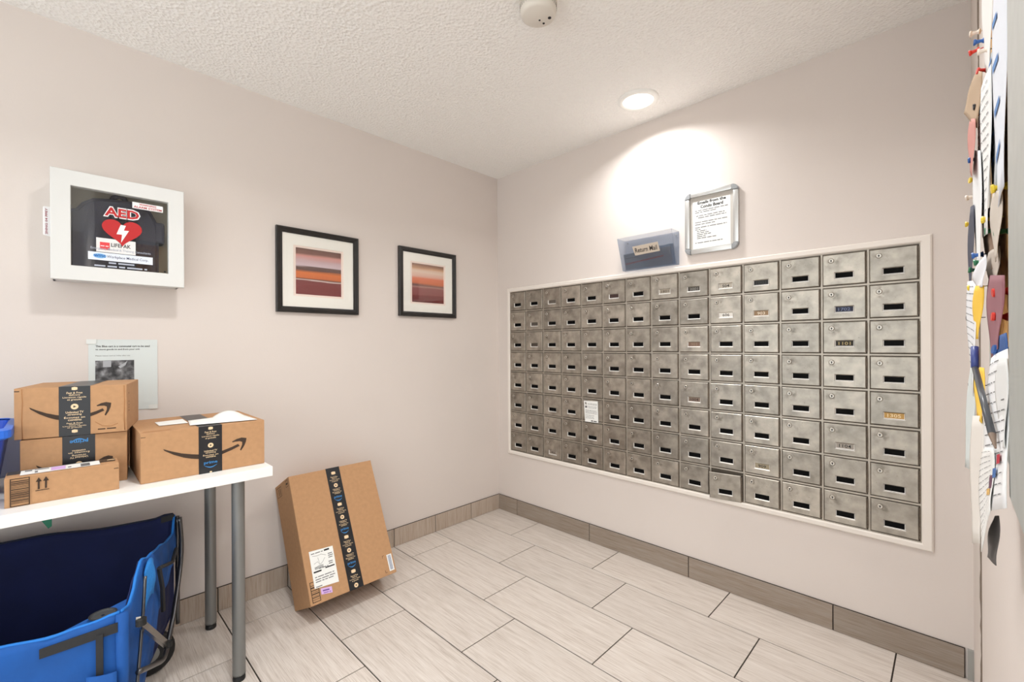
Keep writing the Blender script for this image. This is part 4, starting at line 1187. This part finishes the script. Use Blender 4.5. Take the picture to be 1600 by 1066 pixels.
# cup holder at the front corner
cc = FRc+fd*0.040-fn*0.030
ch = MB().lathe([(0.027, 0.0), (0.029, 0.002), (0.027, 0.003), (0.025, 0.002), (0.027, 0.0)], (cc.x, cc.y, 0.484), n=28, cap=False).build('cup_holder', M_WEB, wg, smooth=True)
MB().lathe([(0.026, 0.0), (0.023, -0.004), (0.004, -0.004)], (cc.x, cc.y, 0.486), n=20, cap=False).build('mesh_pouch', mat('grey_mesh', (70, 72, 74), 0.5, metal=0.3, bump=(700, 0.6)), ch, thick=0.001)
def tri(u, v):
    a = FRc+fd*0.11*u-fn*0.002; b = FRc-ed*0.12*u-en*0.002
    p = a*(1-v)+b*v; return (p.x, p.y, 0.478-0.002*u)
MB().grid(tri, 6, 6).build('corner_shelf', M_BLUE, wg, thick=0.003)
# steel frame
def rod(name, pts, r, m, n=10):
    P_ = [Vector(p) for p in pts]
    sm = []
    for i in range(len(P_)-1):
        p0 = P_[max(i-1, 0)]; p1 = P_[i]; p2 = P_[i+1]; p3 = P_[min(i+2, len(P_)-1)]
        for k in range(6):
            u = k/6
            sm.append(0.5*((2*p1)+(-p0+p2)*u+(2*p0-5*p1+4*p2-p3)*u*u+(-p0+3*p1-3*p2+p3)*u**3))
    sm.append(P_[-1])
    return MB().tube(sm, r, n).build(name, m, wg, smooth=True)
rod('tow_bar', [P_end(0.0, .535, .02), P_end(0.006, .40, .026), P_end(0.14, .262, .03), P_end(0.225, .200, .03), P_end(0.265, .178, .03), P_end(0.31, .180, .03), P_end(0.40, .223, .03), P_end(0.56, .305, .03)], 0.0075, M_DARKCHROME)
MB().tube([(FRc.x+0.004, FRc.y-0.002, ZB), (FRc.x+0.004, FRc.y-0.002, .492)], 0.0135, 12).build('corner_seam', M_BLUE, wg, smooth=True)
rod('frame_post', [P_end(0.468, .525, .024), P_end(0.505, .42, .026), P_end(0.552, .285, .026), P_end(0.60, .13, .022)], 0.0042, M_DARKCHROME)
rod('frame_post', [P_end(-0.005, .54, .012), P_end(-0.003, .3, .012), P_end(-0.002, .13, .012)], 0.007, M_DARKCHROME)
for Pt in (P_lft(0.0, 0, .015), P_lft(LE, 0, .015)):
    MB().tube([(Pt[0], Pt[1], .55), (Pt[0], Pt[1], .12)], 0.008, 10).build('frame_post', M_DARKCHROME, wg, smooth=True)
br = MB()
def brp(u, v): return P_end(0.600-0.29*u, .462-.235*u+0.024*(v-0.5), .040)
br.grid(brp, 10, 2)
br.build('brace', M_CHROME, wg, thick=0.010)
MB().lathe([(0.012, -0.008), (0.012, 0.008)], P_end(0.597, .458, .045), n=14).build('hinge_knob', M_RUBBER, wg)
MB().lathe([(0.011, -0.008), (0.011, 0.008)], P_end(0.312, .228, .045), n=14).build('hinge_knob', M_RUBBER, wg)
MB().lathe([(0.008, -0.006), (0.009, 0), (0.008, 0.008)], P_end(-0.016, .518, .016), n=14).build('hinge_knob', M_RUBBER, wg)
for s, tt_ in ((0.06, 0.06), (LE-0.06, 0.06), (0.06, LF-0.06), (LE-0.06, LF-0.06)):
    p = BRc+ed*s+fd*tt_
    wh = MB()
    prof = [(0.030, -0.014), (0.066, -0.018), (0.074, -0.012), (0.076, 0.0), (0.074, 0.012), (0.066, 0.018), (0.030, 0.014)]
    wh.lathe(prof, (p.x, p.y, 0.0765), n=28, axis='Y')
    w_ = wh.build('wheel', M_RUBBER, wg, smooth=True, sharp=50)
    MB().lathe([(0.028, -0.016), (0.028, 0.016)], (p.x, p.y, 0.0765), n=18, axis='Y').build('hub', M_STEEL, w_)
    MB().tube([(p.x, p.y, 0.0765+0.076), (p.x, p.y, ZB)], 0.012, 10).build('wheel_fork', M_DARKCHROME, wg)

# ---------------------------------------------------------------- cork notice board on the near wall
nb = thing('notice_board', 'cork notice board in a wide silver frame at the right edge', 'notice board', (0, 0, 0))
NX0, NX1, NZ0, NZ1 = -1.925, -1.425, 1.090, 2.02
YF = -2.388
MB().box(NX0+0.02, NX1-0.01, YC+0.001, YC+0.015, NZ0+0.02, NZ1-0.02).build('cork', M_CORK, nb)
M_SILV = mat('silver_frame', (188, 190, 186), 0.45, metal=0.35, noise=(60, 0.04))
MB().box(NX0, -1.8275, YC+0.001, YF, NZ0, NZ1, 0.002).build('frame_rail', M_SILV, nb)
MB().box(NX1-0.012, NX1, YC+0.001, YC+0.017, NZ0, NZ1, 0.001).build('frame_rail', M_SILV, nb)
MB().box(-1.8275, NX1-0.012, YC+0.001, YC+0.018, NZ0, NZ0+0.028, 0.001).build('frame_rail', M_SILV, nb)
MB().box(-1.8275, NX1-0.012, YC+0.001, YC+0.018, NZ1-0.028, NZ1, 0.001).build('frame_rail', M_SILV, nb)

BOARD_PAPERS = {
    'tall_sheet': [(-1.47, -2.3914, 1.6356), (-1.62, -2.3915, 1.5601), (-1.62, -2.3902, 1.4501), (-1.47, -2.3905, 1.5184)],
    'white_lined_sheet': [(-1.46, -2.3875, 1.4941), (-1.68, -2.3876, 1.4359), (-1.67, -2.3864, 1.2885), (-1.5, -2.3867, 1.3127)],
    'plastic_sleeve': [(-1.6, -2.3907, 1.4796), (-1.74, -2.3901, 1.4231), (-1.74, -2.3887, 1.3085), (-1.61, -2.3898, 1.3394)],
    'striped_flyer': [(-1.7, -2.3896, 1.5127), (-1.795, -2.3901, 1.4548), (-1.81, -2.3886, 1.296), (-1.74, -2.3866, 1.2939)],
    'tan_card': [(-1.47, -2.3857, 1.5236), (-1.53, -2.3874, 1.4939), (-1.52, -2.3845, 1.4353), (-1.45, -2.3726, 1.4812)],
    'pink_flyer': [(-1.45, -2.3794, 1.473), (-1.53, -2.3817, 1.4436), (-1.53, -2.38, 1.3791), (-1.46, -2.3778, 1.4022)],
    'narrow_white': [(-1.46, -2.3829, 1.4286), (-1.55, -2.3849, 1.4004), (-1.58, -2.3849, 1.2676), (-1.5, -2.3819, 1.2736)],
    'dark_edge_sheet': [(-1.46, -2.3793, 1.358), (-1.5, -2.3811, 1.3528), (-1.5, -2.3791, 1.2399), (-1.46, -2.3767, 1.2428)],
    'brown_leaflet': [(-1.5, -2.3899, 1.3434), (-1.66, -2.3908, 1.3156), (-1.66, -2.3895, 1.2577), (-1.52, -2.3899, 1.2668)],
    'grey_leaflet': [(-1.6, -2.3887, 1.2809), (-1.72, -2.39, 1.2688), (-1.72, -2.3888, 1.2351), (-1.62, -2.3882, 1.2407)],
    'white_card': [(-1.52, -2.3803, 1.2716), (-1.66, -2.3847, 1.2712), (-1.66, -2.3834, 1.2419), (-1.54, -2.3808, 1.2514)],
    'yellow_strip': [(-1.53, -2.381, 1.2544), (-1.65, -2.3837, 1.244), (-1.6, -2.3822, 1.194), (-1.52, -2.3801, 1.1945)],
    'dotted_sheet': [(-1.45, -2.3764, 1.2677), (-1.54, -2.3813, 1.2599), (-1.55, -2.3796, 1.1309), (-1.5, -2.3772, 1.1416)],
    'pale_sheet': [(-1.5, -2.3789, 1.1719), (-1.55, -2.3807, 1.1732), (-1.54, -2.3786, 1.0477), (-1.46, -2.372, 1.0342)],
    'yellow_leaflet': [(-1.56, -2.3814, 1.1652), (-1.65, -2.3835, 1.1668), (-1.66, -2.3825, 1.1159), (-1.57, -2.3795, 1.1122)],
    'plastic_bag': [(-1.64, -2.3875, 1.2542), (-1.78, -2.3893, 1.239), (-1.77, -2.3874, 1.186), (-1.68, -2.3856, 1.1766)],
    'blue_flyer': [(-1.73, -2.3875, 1.1933), (-1.8, -2.3889, 1.1973), (-1.805, -2.3885, 1.1624), (-1.75, -2.386, 1.1389)],
    'price_flyer': [(-1.71, -2.3855, 1.1774), (-1.815, -2.3886, 1.1864), (-1.84, -2.3873, 1.0865), (-1.73, -2.3788, 1.0526)],
    'long_white_sheet': [(-1.53, -2.3785, 1.1074), (-1.66, -2.3826, 1.123), (-1.66, -2.3809, 1.0047), (-1.56, -2.3759, 0.9724)],
    'white_curl': [(-1.7, -2.3811, 1.1), (-1.78, -2.3835, 1.1139), (-1.78, -2.3827, 1.0671), (-1.74, -2.377, 1.023)],
    'folded_sheet': [(-1.7, -2.3875, 1.3184), (-1.77, -2.3888, 1.3032), (-1.77, -2.3873, 1.2544), (-1.71, -2.3868, 1.2575)],
    'blank_leaflet': [(-1.765, -2.3867, 1.1788), (-1.82, -2.388, 1.1802), (-1.83, -2.3872, 1.1229), (-1.79, -2.3859, 1.1159)],
    'dark_tag': [(-1.74, -2.3862, 1.0531), (-1.76, -2.3869, 1.0598), (-1.765, -2.3862, 1.0232), (-1.72, -2.3812, 1.0134)],
}
BOARD_PINS = [
    ('blue', (-1.48, -2.3818, 1.5527)),
    ('red', (-1.45, -2.3785, 1.5548)),
    ('red', (-1.5, -2.3838, 1.5092)),
    ('black', (-1.5, -2.3805, 1.4676)),
    ('orange', (-1.48, -2.3815, 1.4647)),
    ('blue', (-1.47, -2.3771, 1.4147)),
    ('yellow', (-1.46, -2.3778, 1.3927)),
    ('white', (-1.44, -2.3752, 1.3755)),
    ('yellow', (-1.74, -2.3843, 1.3116)),
    ('yellow', (-1.62, -2.3829, 1.311)),
    ('yellow', (-1.43, -2.3747, 1.3439)),
    ('green', (-1.63, -2.3846, 1.2976)),
    ('green', (-1.72, -2.3872, 1.2807)),
    ('blue', (-1.53, -2.3781, 1.2888)),
    ('green', (-1.55, -2.3791, 1.2782)),
    ('green', (-1.49, -2.3763, 1.2777)),
    ('yellow', (-1.49, -2.3757, 1.2562)),
    ('black', (-1.45, -2.3751, 1.2217)),
    ('red', (-1.72, -2.3856, 1.2312)),
    ('red', (-1.72, -2.3851, 1.2118)),
    ('blue', (-1.76, -2.384, 1.1854)),
    ('black', (-1.49, -2.3758, 1.1385)),
    ('white', (-1.45, -2.3792, 1.5787)),
    ('white', (-1.53, -2.3835, 1.5172)),
]
PEN = ((-1.7, -2.3802, 1.1688), (-1.8, -2.3874, 1.117))

PAPER_LOOK = {  # name: (colour, label, printed?)
    'tall_sheet': ((232, 230, 226), 'tall white sheet pinned highest on the notice board', 0),
    'white_lined_sheet': ((240, 240, 238), 'white sheet of typed lines pinned on the notice board', 1),
    'plastic_sleeve': ((176, 180, 184), 'grey plastic sleeve pinned on the notice board', 2),
    'striped_flyer': ((226, 230, 238), 'white flyer with blue stripes beside the silver frame', 2),
    'tan_card': ((176, 150, 122), 'tan card curling out from the notice board', 0),
    'pink_flyer': ((206, 142, 132), 'pinkish flyer pinned under the tan card', 0),
    'narrow_white': ((236, 236, 236), 'narrow white leaflet bowed out from the notice board', 0),
    'dark_edge_sheet': ((72, 74, 88), 'dark slate sheet pinned at the board edge', 0),
    'brown_leaflet': ((146, 120, 100), 'brown leaflet lying flat on the cork', 0),
    'grey_leaflet': ((190, 178, 166), 'small beige leaflet lying flat on the cork', 0),
    'white_card': ((234, 234, 238), 'white card pinned above the yellow strip', 0),
    'yellow_strip': ((246, 200, 66), 'yellow paper strip pinned under the white card', 0),
    'dotted_sheet': ((236, 236, 238), 'white sheet with dotted print at the board edge', 1),
    'pale_sheet': ((214, 220, 218), 'pale sheet curling outward low on the notice board', 0),
    'yellow_leaflet': ((248, 204, 78), 'yellow leaflet beside the hanging pen', 0),
    'plastic_bag': ((150, 100, 108), 'maroon plastic packet pinned with red pins', 0),
    'blue_flyer': ((58, 92, 150), 'small blue flyer beside the silver frame', 0),
    'price_flyer': ((240, 240, 240), 'big white printed flyer hanging below the board frame', 1),
    'long_white_sheet': ((230, 224, 216), 'long blank off-white sheet hanging lowest from the board', 0),
    'white_curl': ((238, 236, 232), 'white leaflet tapering to a curled tip under the board', 1),
    'folded_sheet': ((206, 196, 184), 'folded greyish sheet pinned beside the cork patch', 0),
    'blank_leaflet': ((226, 226, 224), 'blank white leaflet next to the silver frame edge', 0),
    'dark_tag': ((84, 80, 78), 'dark grey tag hanging under the printed flyer', 0),
}
for nm, (cc_, lb_, pk) in PAPER_LOOK.items():
    q = [Vector(p) for p in BOARD_PAPERS[nm]]
    def surf(u, v, e=0.0, q=q):
        p = (q[0]*(1-u)+q[1]*u)*(1-v)+(q[3]*(1-u)+q[2]*u)*v
        return (p.x, p.y+0.0012*math.sin(3*u+5*v)+0.0008*math.sin(math.pi*v)+e, p.z)
    kind_name = {'white_lined_sheet': 'typed_sheet', 'dotted_sheet': 'typed_sheet', 'price_flyer': 'flyer', 'striped_flyer': 'flyer', 'pink_flyer': 'flyer', 'blue_flyer': 'flyer'}.get(nm, nm)
    o = MB().grid(surf, 8, 10).build(kind_name, mat('paper_%d_%d_%d' % cc_, cc_, 0.7), None, thick=0.0004, smooth=True)
    tag(o, lb_, 'paper', 'papers on the notice board')
    if pk == 1:
        mb = MB()
        for k in range(14):
            v = 0.05+0.066*k
            mb = MB()
            for a, b in ((0.10, 0.30), (0.34, 0.42), (0.47, 0.70), (0.74, 0.86)):
                mb.add([surf(a, v, .0008), surf(b, v, .0008), surf(b, v+0.007, .0008), surf(a, v+0.007, .0008)], [(0, 1, 2, 3)])
            mb.build('print_line', M_GREYINK, o)
    elif pk == 2:
        mb = MB()
        for k in range(5):
            v = 0.08+0.18*k
            MB().add([surf(0.1, v, .0008), surf(0.45, v-0.05, .0008), surf(0.45, v-0.02, .0008), surf(0.1, v+0.03, .0008)], [(0, 1, 2, 3)]).build('blue_stripe', mat('stripe_blue', (92, 138, 196), 0.7), o)
    if nm == 'price_flyer':
        for cc2, (a, b, v0, v1) in (((190, 40, 60), (0.62, 0.78, .66, .72)), ((70, 110, 170), (0.45, .62, .74, .80)), ((110, 70, 90), (.30, .45, .78, .86)), ((236, 190, 110), (.20, .36, .86, .90)), ((224, 160, 60), (.14, .26, .30, .36)), ((70, 90, 120), (.12, .24, .37, .42))):
            MB().add([surf(a, v0, .0012), surf(b, v0, .0012), surf(b, v1, .0012), surf(a, v1, .0012)], [(0, 1, 2, 3)]).build('colour_patch', mat('patch_%d_%d_%d' % cc2, cc2, 0.7), o)
PINC = {'blue': (44, 92, 160), 'red': (216, 54, 40), 'black': (28, 28, 30), 'orange': (232, 110, 52), 'yellow': (226, 196, 50), 'white': (228, 214, 200), 'green': (38, 112, 74)}
me_pins = {}
for c_, rgb in PINC.items():
    mb = MB().lathe([(0.0034, 0.0), (0.0036, -0.0015), (0.0022, -0.0030), (0.0018, -0.0065), (0.0032, -0.0085), (0.0034, -0.0095), (0.0006, -0.0097), (0.0005, -0.017)], n=12, axis='Y')
    me_pins[c_] = mb.mesh('pushpin', mat('pin_'+c_, rgb, 0.35), smooth=False)
order = {}
WHERE = ['near the top of the board', 'on the tan card', 'on the upper sheets', 'on the middle sheets', 'on the lower sheets', 'low on the board']
for k, (c_, p) in enumerate(BOARD_PINS):
    o = inst('pushpin', me_pins[c_], None, p)
    o.rotation_euler = (random.Random(k).uniform(-.15, .15), 0, random.Random(k+50).uniform(-.25, .25))
    n_ = order.get(c_, 0); order[c_] = n_+1
    tot = sum(1 for a, b in BOARD_PINS if a == c_)
    ordw = ['first', 'second', 'third', 'fourth', 'fifth', 'sixth'][n_]
    lab_ = ('only %s pushpin on the notice board' % c_) if tot == 1 else ('%s %s pushpin from the top of the notice board' % (ordw, c_))
    tag(o, lab_, 'pushpin', 'pushpins on the notice board')
pn = thing('ballpoint_pen', 'dark grey clear-sided pen hanging slantwise on the notice board', 'pen', (0, 0, 0))
pa, pb_ = Vector(PEN[0])+Vector((0, .004, 0)), Vector(PEN[1])+Vector((0, .004, 0))
MB().tube([pa, pa+(pb_-pa)*0.86], 0.0022, 10).build('barrel', mat('pen_grey', (78, 80, 84), 0.3), pn, smooth=True)
MB().tube([pa+(pb_-pa)*0.86, pb_], [0.0022, 0.0006], 10).build('tip', mat('pen_tip', (120, 100, 84), 0.4), pn)
MB().tube([pa+Vector((0.006, 0, 0.018)), pa], 0.0026, 10).build('cap', mat('pen_cap_blue', (62, 76, 140), 0.35), pn, smooth=True)

# ---------------------------------------------------------------- put every Empty at the base of its thing
bpy.context.view_layer.update()
def descend(o):
    for c in o.children:
        yield c
        yield from descend(c)
for o in [o for o in COL.objects if o.type == 'EMPTY' and o.parent is None]:
    pts = [d.matrix_world @ Vector(b) for d in descend(o) if d.type == 'MESH' for b in d.bound_box]
    if not pts: continue
    if o.name.startswith('recessed') or o.name.startswith('smoke'): continue
    mn = Vector((min(p.x for p in pts), min(p.y for p in pts), min(p.z for p in pts)))
    mx = Vector((max(p.x for p in pts), max(p.y for p in pts), max(p.z for p in pts)))
    base = Vector(((mn.x+mx.x)/2, (mn.y+mx.y)/2, mn.z))
    R = o.rotation_euler.to_matrix()
    delta = R.transposed() @ (o.location-base)
    o.location = base
    for c in o.children:
        c.location = c.location+delta
